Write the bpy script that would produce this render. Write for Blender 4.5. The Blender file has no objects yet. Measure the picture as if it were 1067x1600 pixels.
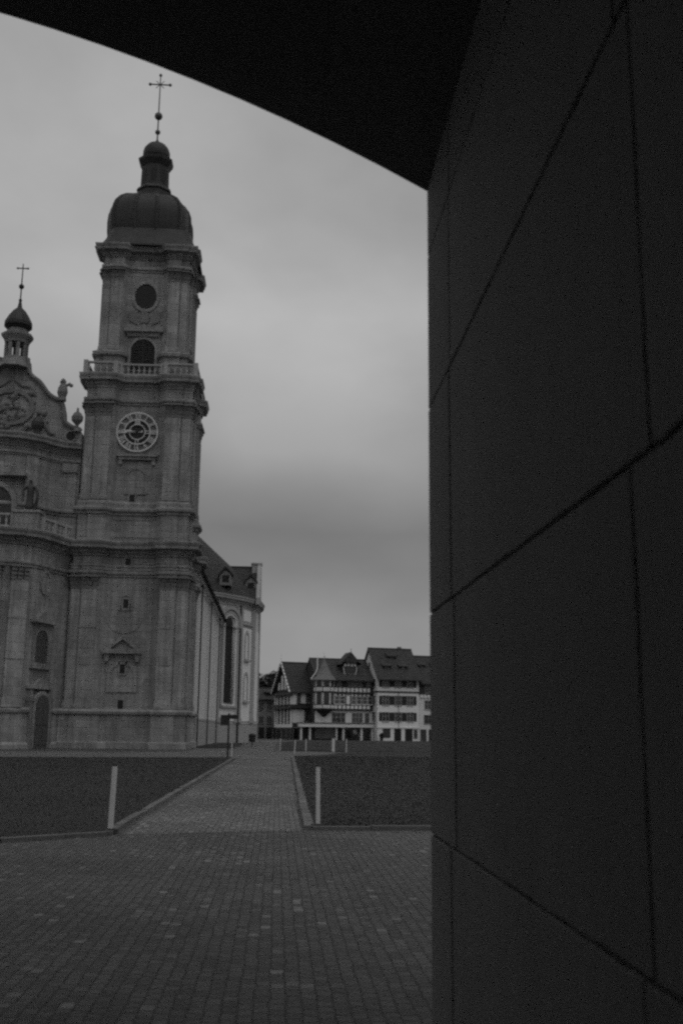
import bpy, math, random
from math import sin, cos, pi, radians as R, sqrt, atan2
random.seed(7)
S = bpy.context.scene
COL = S.collection

# ------------------------------------------------------------------ camera
cam = bpy.data.cameras.new("camera"); camo = bpy.data.objects.new("camera", cam); COL.objects.link(camo)
camo.location = (0, 0, 1.6)
camo.rotation_euler = (R(101.94), R(-0.638), R(-3.534))
cam.sensor_fit = 'VERTICAL'; cam.sensor_height = 36.0; cam.sensor_width = 24.0; cam.lens = 36.18
cam.clip_start = 0.05; cam.clip_end = 4000
cam.dof.use_dof = True; cam.dof.focus_distance = 45; cam.dof.aperture_fstop = 2.8
S.camera = camo
S.view_settings.view_transform = 'Standard'; S.view_settings.look = 'None'
S.view_settings.exposure = 0.0; S.view_settings.gamma = 1.0
S.cycles.filter_width = 2.5
S.cycles.use_adaptive_sampling = True; S.cycles.adaptive_threshold = .02; S.cycles.adaptive_min_samples = 12
S.cycles.use_denoising = False

# ------------------------------------------------------------------ sky and sun (overcast, black-and-white film)
SUN_EL, SUN_AZ = 62.0, 160.0
w = bpy.data.worlds.new("World"); S.world = w; w.use_nodes = True
nt = w.node_tree; N = nt.nodes; L = nt.links
bg = N['Background']
tc = N.new('ShaderNodeTexCoord')
sky = N.new('ShaderNodeTexSky'); sky.sky_type = 'NISHITA'; sky.sun_disc = False
sky.sun_elevation = R(SUN_EL); sky.sun_rotation = R(SUN_AZ); sky.dust_density = 3
bw = N.new('ShaderNodeRGBToBW'); L.new(sky.outputs[0], bw.inputs[0])
mp = N.new('ShaderNodeMapping'); mp.inputs['Scale'].default_value = (1.0, 1.0, 1.5)
L.new(tc.outputs['Generated'], mp.inputs[0])
n1 = N.new('ShaderNodeTexNoise'); n1.inputs['Scale'].default_value = 3.4; n1.inputs['Detail'].default_value = 7; n1.inputs['Roughness'].default_value = .48; n1.inputs['Distortion'].default_value = .1
L.new(mp.outputs[0], n1.inputs[0])
cr = N.new('ShaderNodeValToRGB')
cr.color_ramp.elements[0].position = .3; cr.color_ramp.elements[0].color = (.80, .80, .80, 1)
cr.color_ramp.elements[1].position = .7; cr.color_ramp.elements[1].color = (1.18, 1.18, 1.18, 1)
L.new(n1.outputs[0], cr.inputs[0])
# elevation ramp of the cloud deck: dim near the ground, a dark band of cloud, then lighter
sx = N.new('ShaderNodeSeparateXYZ'); L.new(tc.outputs['Generated'], sx.inputs[0])
n2 = N.new('ShaderNodeTexNoise'); n2.inputs['Scale'].default_value = 1.6; n2.inputs['Detail'].default_value = 3
L.new(tc.outputs['Generated'], n2.inputs[0])
wob = N.new('ShaderNodeMath'); wob.operation = 'MULTIPLY_ADD'; wob.inputs[1].default_value = .13
sub = N.new('ShaderNodeMath'); sub.operation = 'ADD'; sub.inputs[1].default_value = -.065
L.new(n2.outputs[0], wob.inputs[0]); L.new(sx.outputs[2], wob.inputs[2]); L.new(wob.outputs[0], sub.inputs[0])
er = N.new('ShaderNodeValToRGB')
els = [(0.0, .58), (.06, .62), (.11, .62), (.155, .46), (.195, .41), (.27, .64), (.34, .76), (.41, .90), (.54, .77), (1.0, .82)]
while len(er.color_ramp.elements) < len(els): er.color_ramp.elements.new(.5)
for e, (p, v) in zip(er.color_ramp.elements, els): e.position = p; e.color = (v, v, v, 1)
L.new(sub.outputs[0], er.inputs[0])
mixv = N.new('ShaderNodeMath'); mixv.operation = 'MULTIPLY_ADD'; mixv.inputs[1].default_value = .05; mixv.inputs[2].default_value = 3.2
L.new(bw.outputs[0], mixv.inputs[0])
m1 = N.new('ShaderNodeMath'); m1.operation = 'MULTIPLY'; L.new(cr.outputs[0], m1.inputs[0]); L.new(er.outputs[0], m1.inputs[1])
m2 = N.new('ShaderNodeMath'); m2.operation = 'MULTIPLY'; L.new(m1.outputs[0], m2.inputs[0]); L.new(mixv.outputs[0], m2.inputs[1])
L.new(m2.outputs[0], bg.inputs['Color']); bg.inputs['Strength'].default_value = .145

sl = bpy.data.lights.new("sun", 'SUN'); sl.energy = 0.5; sl.angle = R(50); sl.color = (1, 1, 1)
so = bpy.data.objects.new("sun", sl); COL.objects.link(so)
so.rotation_euler = (R(90 - SUN_EL), 0, R(180 - SUN_AZ))
so.location = (0, -10, 60)

# ------------------------------------------------------------------ materials
def mat(name, v, rough=.85, var=.25, scale=1.5, bump=.0, bscale=30., streak=0., brick=None, island=0., spec=.25, metal=0., each=0.):
    """grey procedural surface: tone v with blotches, optional masonry courses, vertical streaks, bump"""
    m = bpy.data.materials.new(name); m.use_nodes = True
    t = m.node_tree; n = t.nodes; l = t.links
    b = n['Principled BSDF']; b.inputs['Roughness'].default_value = rough
    b.inputs['Specular IOR Level'].default_value = spec; b.inputs['Metallic'].default_value = metal
    g = n.new('ShaderNodeNewGeometry')
    def noise(sc, det=5, src=None, ro=.6):
        q = n.new('ShaderNodeTexNoise'); q.inputs['Scale'].default_value = sc; q.inputs['Detail'].default_value = det
        q.inputs['Roughness'].default_value = ro
        l.new(src or g.outputs['Position'], q.inputs['Vector']); return q.outputs[0]
    def ma(op, a, bb, c=None):
        q = n.new('ShaderNodeMath'); q.operation = op
        for i, x in enumerate((a, bb, c)):
            if x is None: continue
            if isinstance(x, (int, float)): q.inputs[i].default_value = x
            else: l.new(x, q.inputs[i])
        return q.outputs[0]
    f = ma('MULTIPLY_ADD', noise(scale), 2 * var, 1 - var)
    f2 = ma('MULTIPLY_ADD', noise(scale * 9, 3), var, 1 - var * .5)
    f = ma('MULTIPLY', f, f2)
    hgt = None
    if streak:
        mpn = n.new('ShaderNodeMapping'); mpn.inputs['Scale'].default_value = (2.2, 2.2, .12)
        l.new(g.outputs['Position'], mpn.inputs[0])
        f = ma('MULTIPLY', f, ma('MULTIPLY_ADD', noise(1.3, 5, mpn.outputs[0]), 2 * streak, 1 - streak))
    if brick:
        bw_, bh_, amt, mort = brick
        sp = n.new('ShaderNodeSeparateXYZ'); l.new(g.outputs['Position'], sp.inputs[0])
        cb = n.new('ShaderNodeCombineXYZ'); l.new(ma('ADD', sp.outputs[0], sp.outputs[1]), cb.inputs[0]); l.new(sp.outputs[2], cb.inputs[1])
        br = n.new('ShaderNodeTexBrick'); l.new(cb.outputs[0], br.inputs['Vector'])
        br.inputs['Scale'].default_value = 1; br.inputs['Brick Width'].default_value = bw_; br.inputs['Row Height'].default_value = bh_
        br.inputs['Mortar Size'].default_value = mort; br.inputs['Color1'].default_value = (0, 0, 0, 1); br.inputs['Color2'].default_value = (1, 1, 1, 1)
        br.inputs['Mortar'].default_value = (.25, .25, .25, 1)
        f = ma('MULTIPLY', f, ma('MULTIPLY_ADD', br.outputs[0], 2 * amt, 1 - amt))
        hgt = br.outputs['Fac']
    if island:
        f = ma('MULTIPLY', f, ma('MULTIPLY_ADD', g.outputs['Random Per Island'], 2 * island, 1 - island))
    if each:
        oi = n.new('ShaderNodeObjectInfo'); f = ma('MULTIPLY', f, ma('MULTIPLY_ADD', oi.outputs['Random'], 2 * each, 1 - each))
    c = ma('MULTIPLY', f, v)
    cc = n.new('ShaderNodeCombineColor')
    for i in range(3): l.new(c, cc.inputs[i])
    l.new(cc.outputs[0], b.inputs['Base Color'])
    if bump:
        bn = n.new('ShaderNodeBump'); bn.inputs['Strength'].default_value = 1; bn.inputs['Distance'].default_value = bump
        hh = noise(bscale, 6)
        if hgt is not None: hh = ma('MULTIPLY_ADD', hgt, -.8, hh)
        l.new(hh, bn.inputs['Height']); l.new(bn.outputs[0], b.inputs['Normal'])
    return m

M = dict(
    stone=mat('sandstone', .235, .9, .62, .35, .02, 6, .62, (1.15, .52, .12, .012)),
    shaft=mat('pale_sandstone', .268, .9, .65, .45, .02, 6, .6, (1.3, .62, .10, .012)),
    carved=mat('carved_sandstone', .17, .9, .35, 1.2, .03, 9, .15),
    plaster=mat('pale_render', .62, .9, .12, .5, .004, 20, .12),
    panel=mat('white_render', .80, .9, .10, .6, .004, 20, .10),
    balu=mat('balustrade_stone', .34, .9, .25, 1.5),
    lesene=mat('grey_render', .36, .9, .15, .5, .004, 20, .15),
    copper=mat('weathered_copper', .038, .55, .6, .7, .01, 5, .35),
    slate=mat('roof_tile', .045, .8, .35, .9, .02, 14, .2, (.22, .3, .25, .01)),
    tile=mat('clay_tile', .055, .85, .30, .8, .02, 12, .15, (.2, .28, .25, .01)),
    tile_pale=mat('grey_shingle', .17, .85, .25, 2, .02, 12),
    dark=mat('dark_opening', .018, .5, .3, 2),
    glass=mat('window_glass', .05, .12, .35, 1.5, spec=.5, each=.85),  # random tone per pane puts differing reflections into the glass colour
    clock=mat('clock_white_gilt', .62, .5, .15, 3),
    clockdark=mat('clock_dark_disc', .03, .6, .3, 3),
    iron=mat('dark_iron', .03, .5, .3, 8),
    gilt=mat('gilded_metal', .10, .4, .3, 5, metal=.4),
    bronze=mat('dark_bronze', .05, .5, .4, 4),
    white=mat('white_plaster', .80, .9, .10, .5, .004, 15, .10),
    cream=mat('cream_plaster', .7, .9, .12, .5, .004, 15, .12),
    dull=mat('dull_plaster', .2, .9, .2, .5, .004, 15, .15),
    timber=mat('dark_timber', .045, .8, .3, 3),
    door=mat('worn_oak', .085, .8, .3, 3),
    shutter=mat('dark_shutter', .045, .7, .25, 4),
    frame=mat('pale_window_frame', .40, .6, .1, 4),
    wall=mat('passage_stone', .158, .85, .18, .8, .003, 30, .22, island=.08),
    mortar=mat('joint_mortar', .05, .95, .3, 5),
    vault=mat('vault_plaster', .115, .9, .3, .8, .006, 12, 0, (1.7, .55, .1, .008)),
    post=mat('pale_post', .62, .7, .15, 6, .002, 60, .2),
    kerb=mat('kerb_granite', .135, .85, .3, 4, .006, 40, 0, None, .15),
    soil=mat('soil', .05, .95, .3, 5),
    bark=mat('bark', .05, .9, .3, 6, .02, 20),
    leaf=mat('dark_leaf', .03, .7, .5, .8, island=.5),
    petal=mat('pale_blossom', .35, .8, .2, 5, island=.3),
)

def setts(name, lo, hi, wx, wy, bump, light=.03):
    """rows of small stone setts running away along Y"""
    m = bpy.data.materials.new(name); m.use_nodes = True
    t = m.node_tree; n = t.nodes; l = t.links; b = n['Principled BSDF']
    b.inputs['Roughness'].default_value = .75; b.inputs['Specular IOR Level'].default_value = .25
    g = n.new('ShaderNodeNewGeometry'); sp = n.new('ShaderNodeSeparateXYZ'); l.new(g.outputs['Position'], sp.inputs[0])
    cb = n.new('ShaderNodeCombineXYZ'); l.new(sp.outputs[1], cb.inputs[0]); l.new(sp.outputs[0], cb.inputs[1])
    wn = n.new('ShaderNodeTexNoise'); wn.inputs['Scale'].default_value = 4.5; wn.inputs['Detail'].default_value = 4; l.new(cb.outputs[0], wn.inputs['Vector'])
    vs = n.new('ShaderNodeVectorMath'); vs.operation = 'SUBTRACT'; vs.inputs[1].default_value = (.5, .5, .5); l.new(wn.outputs['Color'], vs.inputs[0])
    vm = n.new('ShaderNodeVectorMath'); vm.operation = 'SCALE'; vm.inputs['Scale'].default_value = .05; l.new(vs.outputs[0], vm.inputs[0])
    va = n.new('ShaderNodeVectorMath'); va.operation = 'ADD'; l.new(vm.outputs[0], va.inputs[0]); l.new(cb.outputs[0], va.inputs[1])
    br = n.new('ShaderNodeTexBrick'); l.new(va.outputs[0], br.inputs['Vector']); br.inputs['Scale'].default_value = 1
    br.inputs['Brick Width'].default_value = wx; br.inputs['Row Height'].default_value = wy; br.inputs['Mortar Size'].default_value = wy * .075
    br.inputs['Mortar Smooth'].default_value = .6
    br.inputs['Color1'].default_value = (0, 0, 0, 1); br.inputs['Color2'].default_value = (1, 1, 1, 1); br.inputs['Mortar'].default_value = (.5, .5, .5, 1)
    cr = n.new('ShaderNodeValToRGB'); l.new(br.outputs[0], cr.inputs[0])
    e = cr.color_ramp.elements; e[0].color = (lo, lo, lo, 1); e[1].position = 1 - light; e[1].color = (hi, hi, hi, 1)
    x = e.new(1.0); x.color = (hi * 2.0,) * 3 + (1,)
    big = n.new('ShaderNodeTexNoise'); big.inputs['Scale'].default_value = .35; big.inputs['Detail'].default_value = 6; l.new(g.outputs['Position'], big.inputs['Vector'])
    r2 = n.new('ShaderNodeMapRange'); r2.inputs[1].default_value = .3; r2.inputs[2].default_value = .7; r2.inputs[3].default_value = .75; r2.inputs[4].default_value = 1.25
    l.new(big.outputs[0], r2.inputs[0])
    mo = n.new('ShaderNodeMapRange'); mo.inputs[3].default_value = 1; mo.inputs[4].default_value = .5; l.new(br.outputs['Fac'], mo.inputs[0])
    a1 = n.new('ShaderNodeMath'); a1.operation = 'MULTIPLY'; l.new(r2.outputs[0], a1.inputs[0]); l.new(mo.outputs[0], a1.inputs[1])
    vv = n.new('ShaderNodeVectorMath'); vv.operation = 'SCALE'; l.new(cr.outputs[0], vv.inputs[0]); l.new(a1.outputs[0], vv.inputs['Scale'])
    l.new(vv.outputs[0], b.inputs['Base Color'])
    fine = n.new('ShaderNodeTexNoise'); fine.inputs['Scale'].default_value = 14; fine.inputs['Detail'].default_value = 5; l.new(g.outputs['Position'], fine.inputs['Vector'])
    hm = n.new('ShaderNodeMath'); hm.operation = 'MULTIPLY_ADD'; hm.inputs[1].default_value = -1.2; l.new(br.outputs['Fac'], hm.inputs[0]); l.new(fine.outputs[0], hm.inputs[2])
    hb = n.new('ShaderNodeMath'); hb.operation = 'MULTIPLY_ADD'; hb.inputs[1].default_value = .5; l.new(br.outputs[0], hb.inputs[0]); l.new(hm.outputs[0], hb.inputs[2])
    bn = n.new('ShaderNodeBump'); bn.inputs['Strength'].default_value = 1; bn.inputs['Distance'].default_value = bump; l.new(hb.outputs[0], bn.inputs['Height'])
    l.new(bn.outputs[0], b.inputs['Normal'])
    return m
M['setts'] = setts('sett_paving', .064, .106, .128, .094, .014, .035)
M['path'] = setts('path_setts', .085, .165, .12, .09, .012, .04)
M['lawn'] = mat('lawn_turf', .033, .95, .35, .3, .02, 40)
M['grass'] = mat('grass_blade', .036, .8, .3, .3, island=.08, spec=.1)

# ------------------------------------------------------------------ mesh helpers
class MB:
    def __init__(s): s.v = []; s.f = []; s.c = [(0, 0)]
    def cut(s): s.c.append((len(s.v), len(s.f))); return s
    def add(s, vs, fs):
        o = len(s.v); s.v += [tuple(map(float, p)) for p in vs]; s.f += [tuple(i + o for i in f) for f in fs]; return s
    def box(s, x0, y0, z0, x1, y1, z1):
        return s.add([(x0,y0,z0),(x1,y0,z0),(x1,y1,z0),(x0,y1,z0),(x0,y0,z1),(x1,y0,z1),(x1,y1,z1),(x0,y1,z1)],
                     [(3,2,1,0),(4,5,6,7),(0,1,5,4),(1,2,6,5),(2,3,7,6),(3,0,4,7)])
    def obox(s, o, t, n, u0, u1, d0, d1, z0, z1):
        """box in a wall frame: origin o, tangent t, outward normal n"""
        P = lambda u, d, z: (o[0]+t[0]*u+n[0]*d, o[1]+t[1]*u+n[1]*d, z)
        vs = [P(u0,d1,z0),P(u1,d1,z0),P(u1,d0,z0),P(u0,d0,z0),P(u0,d1,z1),P(u1,d1,z1),P(u1,d0,z1),P(u0,d0,z1)]
        return s.add(vs, [(3,2,1,0),(4,5,6,7),(0,1,5,4),(1,2,6,5),(2,3,7,6),(3,0,4,7)])
    def poly(s, o, t, n, pts, d0, d1):
        """outline (u,z) in a wall frame, extruded from d0 (back) to d1 (front)"""
        k = len(pts)
        P = lambda u, d, z: (o[0]+t[0]*u+n[0]*d, o[1]+t[1]*u+n[1]*d, z)
        vs = [P(u,d1,z) for u, z in pts] + [P(u,d0,z) for u, z in pts]
        fs = [tuple(range(k)), tuple(range(2*k-1, k-1, -1))] + [(i, i+k, (i+1)%k+k, (i+1)%k) for i in range(k)]
        return s.add(vs, fs)
    def ring(s, o, t, n, outer, inner, d0, d1):
        k = len(outer)
        P = lambda q, d: (o[0]+t[0]*q[0]+n[0]*d, o[1]+t[1]*q[0]+n[1]*d, q[1])
        vs = [P(q,d1) for q in outer]+[P(q,d1) for q in inner]+[P(q,d0) for q in outer]+[P(q,d0) for q in inner]
        fs = []
        for i in range(k):
            j = (i+1) % k
            fs += [(i,j,k+j,k+i),(2*k+i,2*k+j,j,i),(k+i,k+j,3*k+j,3*k+i)]
        return s.add(vs, fs)
    def prism(s, pts, z0, z1, caps=True):
        k = len(pts)
        vs = [(x,y,z0) for x,y in pts]+[(x,y,z1) for x,y in pts]
        fs = [(i,(i+1)%k,(i+1)%k+k,i+k) for i in range(k)]
        if caps: fs += [tuple(range(k-1,-1,-1)), tuple(range(k,2*k))]
        return s.add(vs, fs)
    def lathe(s, cx, cy, prof, seg=16, a0=0., sq=0.):
        rings = []
        for r, z in prof:
            rr = []
            for i in range(seg):
                a = a0+2*pi*i/seg
                k = 1.0
                if sq: k = (abs(cos(a))**sq+abs(sin(a))**sq)**(-1/sq)
                rr.append((cx+r*k*cos(a), cy+r*k*sin(a), z))
            rings.append(rr)
        vs = [p for r_ in rings for p in r_]; fs = []
        for j in range(len(prof)-1):
            for i in range(seg):
                fs.append((j*seg+i, j*seg+(i+1)%seg, (j+1)*seg+(i+1)%seg, (j+1)*seg+i))
        fs.append(tuple(range(seg-1,-1,-1))); fs.append(tuple((len(prof)-1)*seg+i for i in range(seg)))
        return s.add(vs, fs)
    def tube(s, p0, p1, r0, r1=None, seg=6):
        r1 = r0 if r1 is None else r1
        d = [p1[i]-p0[i] for i in range(3)]; ln = sqrt(sum(c*c for c in d)) or 1e-6; d = [c/ln for c in d]
        a = (0,0,1) if abs(d[2]) < .9 else (1,0,0)
        u = (d[1]*a[2]-d[2]*a[1], d[2]*a[0]-d[0]*a[2], d[0]*a[1]-d[1]*a[0]); lu = sqrt(sum(c*c for c in u)); u = [c/lu for c in u]
        v = (d[1]*u[2]-d[2]*u[1], d[2]*u[0]-d[0]*u[2], d[0]*u[1]-d[1]*u[0])
        vs = []
        for p, r in ((p0,r0),(p1,r1)):
            for i in range(seg):
                c, q = cos(2*pi*i/seg), sin(2*pi*i/seg)
                vs.append(tuple(p[k]+r*(c*u[k]+q*v[k]) for k in range(3)))
        fs = [(i,(i+1)%seg,seg+(i+1)%seg,seg+i) for i in range(seg)]+[tuple(range(seg-1,-1,-1)),tuple(range(seg,2*seg))]
        return s.add(vs, fs)
    def ball(s, c, r, seg=10, rz=None):
        rz = rz or r
        return s.lathe(c[0], c[1], [(max(.02*r, r*sin(pi*k/7)), c[2]-rz*cos(pi*k/7)) for k in range(8)], seg)
    def sweep(s, path, prof, closed):
        """moulding: profile (out,z) carried along a plan path (outward = right of travel), mitred"""
        k = len(path); mit = []
        for i in range(k):
            def nrm(a, b):
                dx, dy = b[0]-a[0], b[1]-a[1]; q = sqrt(dx*dx+dy*dy); return (dy/q, -dx/q)
            if closed: na, nb = nrm(path[i-1], path[i]), nrm(path[i], path[(i+1)%k])
            else:
                na = nrm(path[i-1], path[i]) if i else nrm(path[0], path[1])
                nb = nrm(path[i], path[i+1]) if i < k-1 else na
            dd = max(.3, 1+na[0]*nb[0]+na[1]*nb[1]); mit.append(((na[0]+nb[0])/dd, (na[1]+nb[1])/dd))
        m = len(prof)
        vs = [(path[i][0]+mit[i][0]*o, path[i][1]+mit[i][1]*o, z) for i in range(k) for o, z in prof]
        fs = []
        for i in range(k if closed else k-1):
            j = (i+1) % k
            for q in range(m-1): fs.append((i*m+q, j*m+q, j*m+q+1, i*m+q+1))
        return s.add(vs, fs)
    def build(s, name, material, parent=None, smooth=False, off=(0,0,0)):
        if len(s.c) > 1:          # each piece between cuts becomes an object of its own
            o = None
            for (v0, f0), (v1, f1) in zip(s.c, s.c[1:]+[(len(s.v), len(s.f))]):
                if v1 <= v0: continue
                q = MB(); q.v = s.v[v0:v1]; q.f = [tuple(i-v0 for i in f) for f in s.f[f0:f1]]
                o = q.build(name, material, parent, smooth, off)
            return o
        me = bpy.data.meshes.new(name)
        me.from_pydata([(x-off[0], y-off[1], z-off[2]) for x, y, z in s.v], [], s.f); me.update()
        import bmesh
        bm = bmesh.new(); bm.from_mesh(me); bmesh.ops.recalc_face_normals(bm, faces=bm.faces[:]); bm.to_mesh(me); bm.free()
        me.materials.append(material)
        if smooth:
            for p in me.polygons: p.use_smooth = True
        o = bpy.data.objects.new(name, me); COL.objects.link(o)
        if parent: o.parent = parent
        return o

def tag(o, label=None, cat=None, group=None, kind=None):
    for k, v in (('label', label), ('category', cat), ('group', group), ('kind', kind)):
        if v: o[k] = v
    return o
def empty(name, loc, label, cat, group=None, rz=0.):
    o = bpy.data.objects.new(name, None); COL.objects.link(o); o.location = loc; o.rotation_euler.z = rz
    o.empty_display_size = .3
    return tag(o, label, cat, group)
def copy_tree(o, parent=None):
    c = o.copy(); COL.objects.link(c); c.parent = parent
    for ch in list(o.children): copy_tree(ch, c)
    return c
def arch_pts(cx, w, z0, zs, k=10, rise=None):
    """outline of an arched opening: width w, from z0 to springing zs then a round head"""
    r = w/2; rise = r if rise is None else rise
    return [(cx-r, z0), (cx+r, z0)] + [(cx+r*cos(pi*i/k), zs+rise*sin(pi*i/k)) for i in range(k+1)]
def oval_pts(cx, cz, rx, rz, k=20): return [(cx+rx*cos(2*pi*i/k), cz+rz*sin(2*pi*i/k)) for i in range(k)]
def cornice(z0, z1, p):
    h = z1-z0
    return [(-.1,z0),(.10*p,z0),(.12*p,z0+.12*h),(.3*p,z0+.25*h),(.34*p,z0+.42*h),(.84*p,z0+.5*h),(.86*p,z0+.68*h),(.97*p,z0+.84*h),(p,z0+.95*h),(p*.98,z1),(-.1,z1+.12)]
def moulding(z0, z1, p):
    h = z1-z0
    return [(-.1,z0),(.35*p,z0),(.4*p,z0+.35*h),(.9*p,z0+.5*h),(p,z0+.8*h),(.9*p,z1),(-.1,z1+.04)]

# ------------------------------------------------------------------ ground, path, lawns
def gz(y): return 0.0 if y < 85 else -0.4*min(1, (y-85)/115.0)
def sheet(name, polys, dz, m, kind='structure'):
    b = MB()
    for p in polys: b.add([(x, y, gz(y)+dz) for x, y in p], [tuple(range(len(p)))])
    o = b.build(name, m); o['kind'] = kind; return o
gb = MB(); ys = [-1500, 0, 85, 200, 1600]
for a, c in zip(ys[:-1], ys[1:]):
    gb.add([(-1600,a,gz(a)),(1600,a,gz(a)),(1600,c,gz(c)),(-1600,c,gz(c))], [(0,1,2,3)])
tag(gb.build('ground', M['setts']), kind='structure')
sheet('path', [[(-2.3,16.45),(.42,17.2),(.80,61.3),(-.2,75),(-2.4,75),(-2.05,58.2)],
               [(-2.4,75.0),(-.2,75.0),(-.2,85),(-3.2,85)], [(-3.2,85),(-.2,85),(.35,200),(-6,150),(-5.0,115)],
               [(-45,55.6),(-14,54.9),(-2.05,58.2),(-2.4,75),(-3.2,85),(-6.2,85.0),(-6.2,71),(-45,66)],
               [(.80,61.3),(3.0,66.0),(4.0,71),(4.2,76),(.25,79),(-.2,75)]], .004, M['path'])
LH = .06
LEFT = [(-2.55,16.35),(-2.32,57.7),(-14.05,54.5),(-45,52.5),(-45,8.2),(-12,10.3),(-3.86,15.35)]
RIGHT = [(.62,17.5),(2.57,17.55),(30,17.9),(60,18),(60,82),(4.9,76.5),(4.4,71.5),(3.3,66.0),(1.05,61.8)]
FARL = [(.35,79.6),(4.6,77.0),(60,83),(80,197),(6,192),(.6,140)]
SIDE = [(-7.0,88.5),(-3.6,88.5),(-3.4,112),(-4.6,128),(-7.0,126)]  # dark strip along the foot of the nave, drawn in the turf colour
def lawn(p, h=LH):
    b = MB(); k = len(p)
    b.add([(x,y,gz(y)+h) for x,y in p]+[(x,y,gz(y)-.2) for x,y in p], [tuple(range(k))]+[(i,(i+1)%k,(i+1)%k+k,i+k) for i in range(k)])
    o = b.build('lawn', M['lawn']); o['kind'] = 'structure'; return o
for p in (LEFT, RIGHT, FARL, SIDE): lawn(p)
# granite kerbs laid as single stones along the lawn edges
def kerb(line, wd, h, name='kerb'):
    b = MB()
    for (x0,y0),(x1,y1) in zip(line[:-1], line[1:]):
        ln = sqrt((x1-x0)**2+(y1-y0)**2); t = ((x1-x0)/ln,(y1-y0)/ln); n = (t[1],-t[0]); u = 0
        while u < ln:
            e = min(ln, u+random.uniform(.7,1.1)); q = random.uniform(-.008,.008)
            b.obox((x0,y0), t, n, u+.006, e-.006, -.02+q, wd+q, gz(y0)-.1, gz(y0)+h+random.uniform(-.008,.008)); u = e
    o = b.build(name, M['kerb']); o['kind'] = 'structure'; return o
kerb([(-12,10.3),(-3.86,15.35),(-2.55,16.35),(-2.32,57.7)], .11, .065)
kerb([(1.05,61.8),(.62,17.5),(2.57,17.55),(30,17.9)], .14, .065)
# gutter line of setts beside the path
# grass blades near the front edges
def inside(x, y, P):
    c = False; j = len(P)-1
    for i in range(len(P)):
        if (P[i][1] > y) != (P[j][1] > y) and x < (P[j][0]-P[i][0])*(y-P[i][1])/(P[j][1]-P[i][1])+P[i][0]: c = not c
        j = i
    return c
def blades(P, x0, x1, y0, y1, num):
    b = MB(); k = 0
    while k < num:
        y = y0+(y1-y0)*random.random()**1.7; x = random.uniform(x0, x1)
        if not inside(x, y, P): k += .2; continue
        k += 1; h = random.uniform(.015,.04); a = random.uniform(0,2*pi); wv = .006+.0006*y
        lx, ly = random.uniform(-.03,.03), random.uniform(-.03,.03); z = gz(y)+LH-.01
        b.add([(x-wv*cos(a),y-wv*sin(a),z),(x+wv*cos(a),y+wv*sin(a),z),(x+lx,y+ly,z+h)], [(0,1,2)])
    o = b.build('grass', M['grass']); tag(o, kind='stuff'); return o
blades(LEFT, -15, -2.3, 11, 58, 42000)
blades(RIGHT, .7, 9.5, 17.4, 62, 36000)

# ------------------------------------------------------------------ passage the photographer stands in
ACX, ACZ, AR = -4.6, -4.955, 11.0
XW, XL, YF, YB = .79, -10.0, 5.37, -14.0
gate = empty('passage_building', (-4.6, -6, 0), 'dark stone passage building with a wide low arch and smooth block wall', 'building')
GO = (-4.6, -6, 0)
def zarc(x): return ACZ+sqrt(AR*AR-(x-ACX)**2)
b = MB(); ks = 40; xs = [XL+(XW-XL)*i/ks for i in range(ks+1)]
prof = [(x, zarc(x)) for x in xs]+[(XW+.02, zarc(XW)), (XW+3.2, zarc(XW)), (XW+3.2, 7.4), (XL-3.2, 7.4), (XL-3.2, zarc(XL))]
k = len(prof)
b.add([(x,YF,z) for x,z in prof]+[(x,YB,z) for x,z in prof], [tuple(range(k)), tuple(range(2*k-1,k-1,-1))]+[(i,i+k,(i+1)%k+k,(i+1)%k) for i in range(k)])
b.build('vault', M['vault'], gate, off=GO)
# block wall: real stones with open joints in front of a recessed mortar bed
b = MB(); b.box(XW+.010, YB, 0, XW+3.2, YF-.008, zarc(XW)); b.build('joint_bed', M['mortar'], gate, off=GO)
b = MB()
zc = [0, 1.09, 2.20, 3.32, 4.22, 4.66]
firsts = [4.76, 4.62, 4.69, 4.65, 4.63]; seconds = [2.30, 2.23, 2.10, 2.20, 2.4]
def stone_block(y0, y1, z0, z1, gap):
    pts = []
    def edge(pa, pb, nx):
        ln = sqrt((pb[0]-pa[0])**2+(pb[1]-pa[1])**2); n_ = max(2, int(ln/.07))
        for i in range(n_):
            t = i/n_; j = random.gauss(0, .0016)
            if random.random() < .05: j -= random.uniform(.002, .008)
            pts.append((pa[0]+(pb[0]-pa[0])*t+nx[0]*j, pa[1]+(pb[1]-pa[1])*t+nx[1]*j))
    a, c, d, e = (y0+gap,z0+gap), (y1-gap,z0+gap), (y1-gap,z1-gap), (y0+gap,z1-gap)
    edge(a, c, (0,-1)); edge(c, d, (1,0)); edge(d, e, (0,1)); edge(e, a, (-1,0))
    n_ = len(pts); cy_, cz_ = (y0+y1)/2, (z0+z1)/2; tl = random.uniform(-.002,.002)
    def inn(p, q): return (p[0]+q*(1 if p[0] < cy_ else -1)*(1 if abs(abs(p[0]-cy_)-(y1-y0)/2) < .03 else 0), p[1]+q*(1 if p[1] < cz_ else -1)*(1 if abs(abs(p[1]-cz_)-(z1-z0)/2) < .03 else 0))
    fr = [inn(p, .006) for p in pts]
    vs = [(XW+tl,)+p for p in fr]+[(XW+tl+.006,)+p for p in pts]+[(XW+.03,)+p for p in pts]
    fs = [tuple(range(n_))]
    for r_ in range(2): fs += [(r_*n_+i, r_*n_+(i+1)%n_, (r_+1)*n_+(i+1)%n_, (r_+1)*n_+i) for i in range(n_)]
    b.add(vs, fs)
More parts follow.
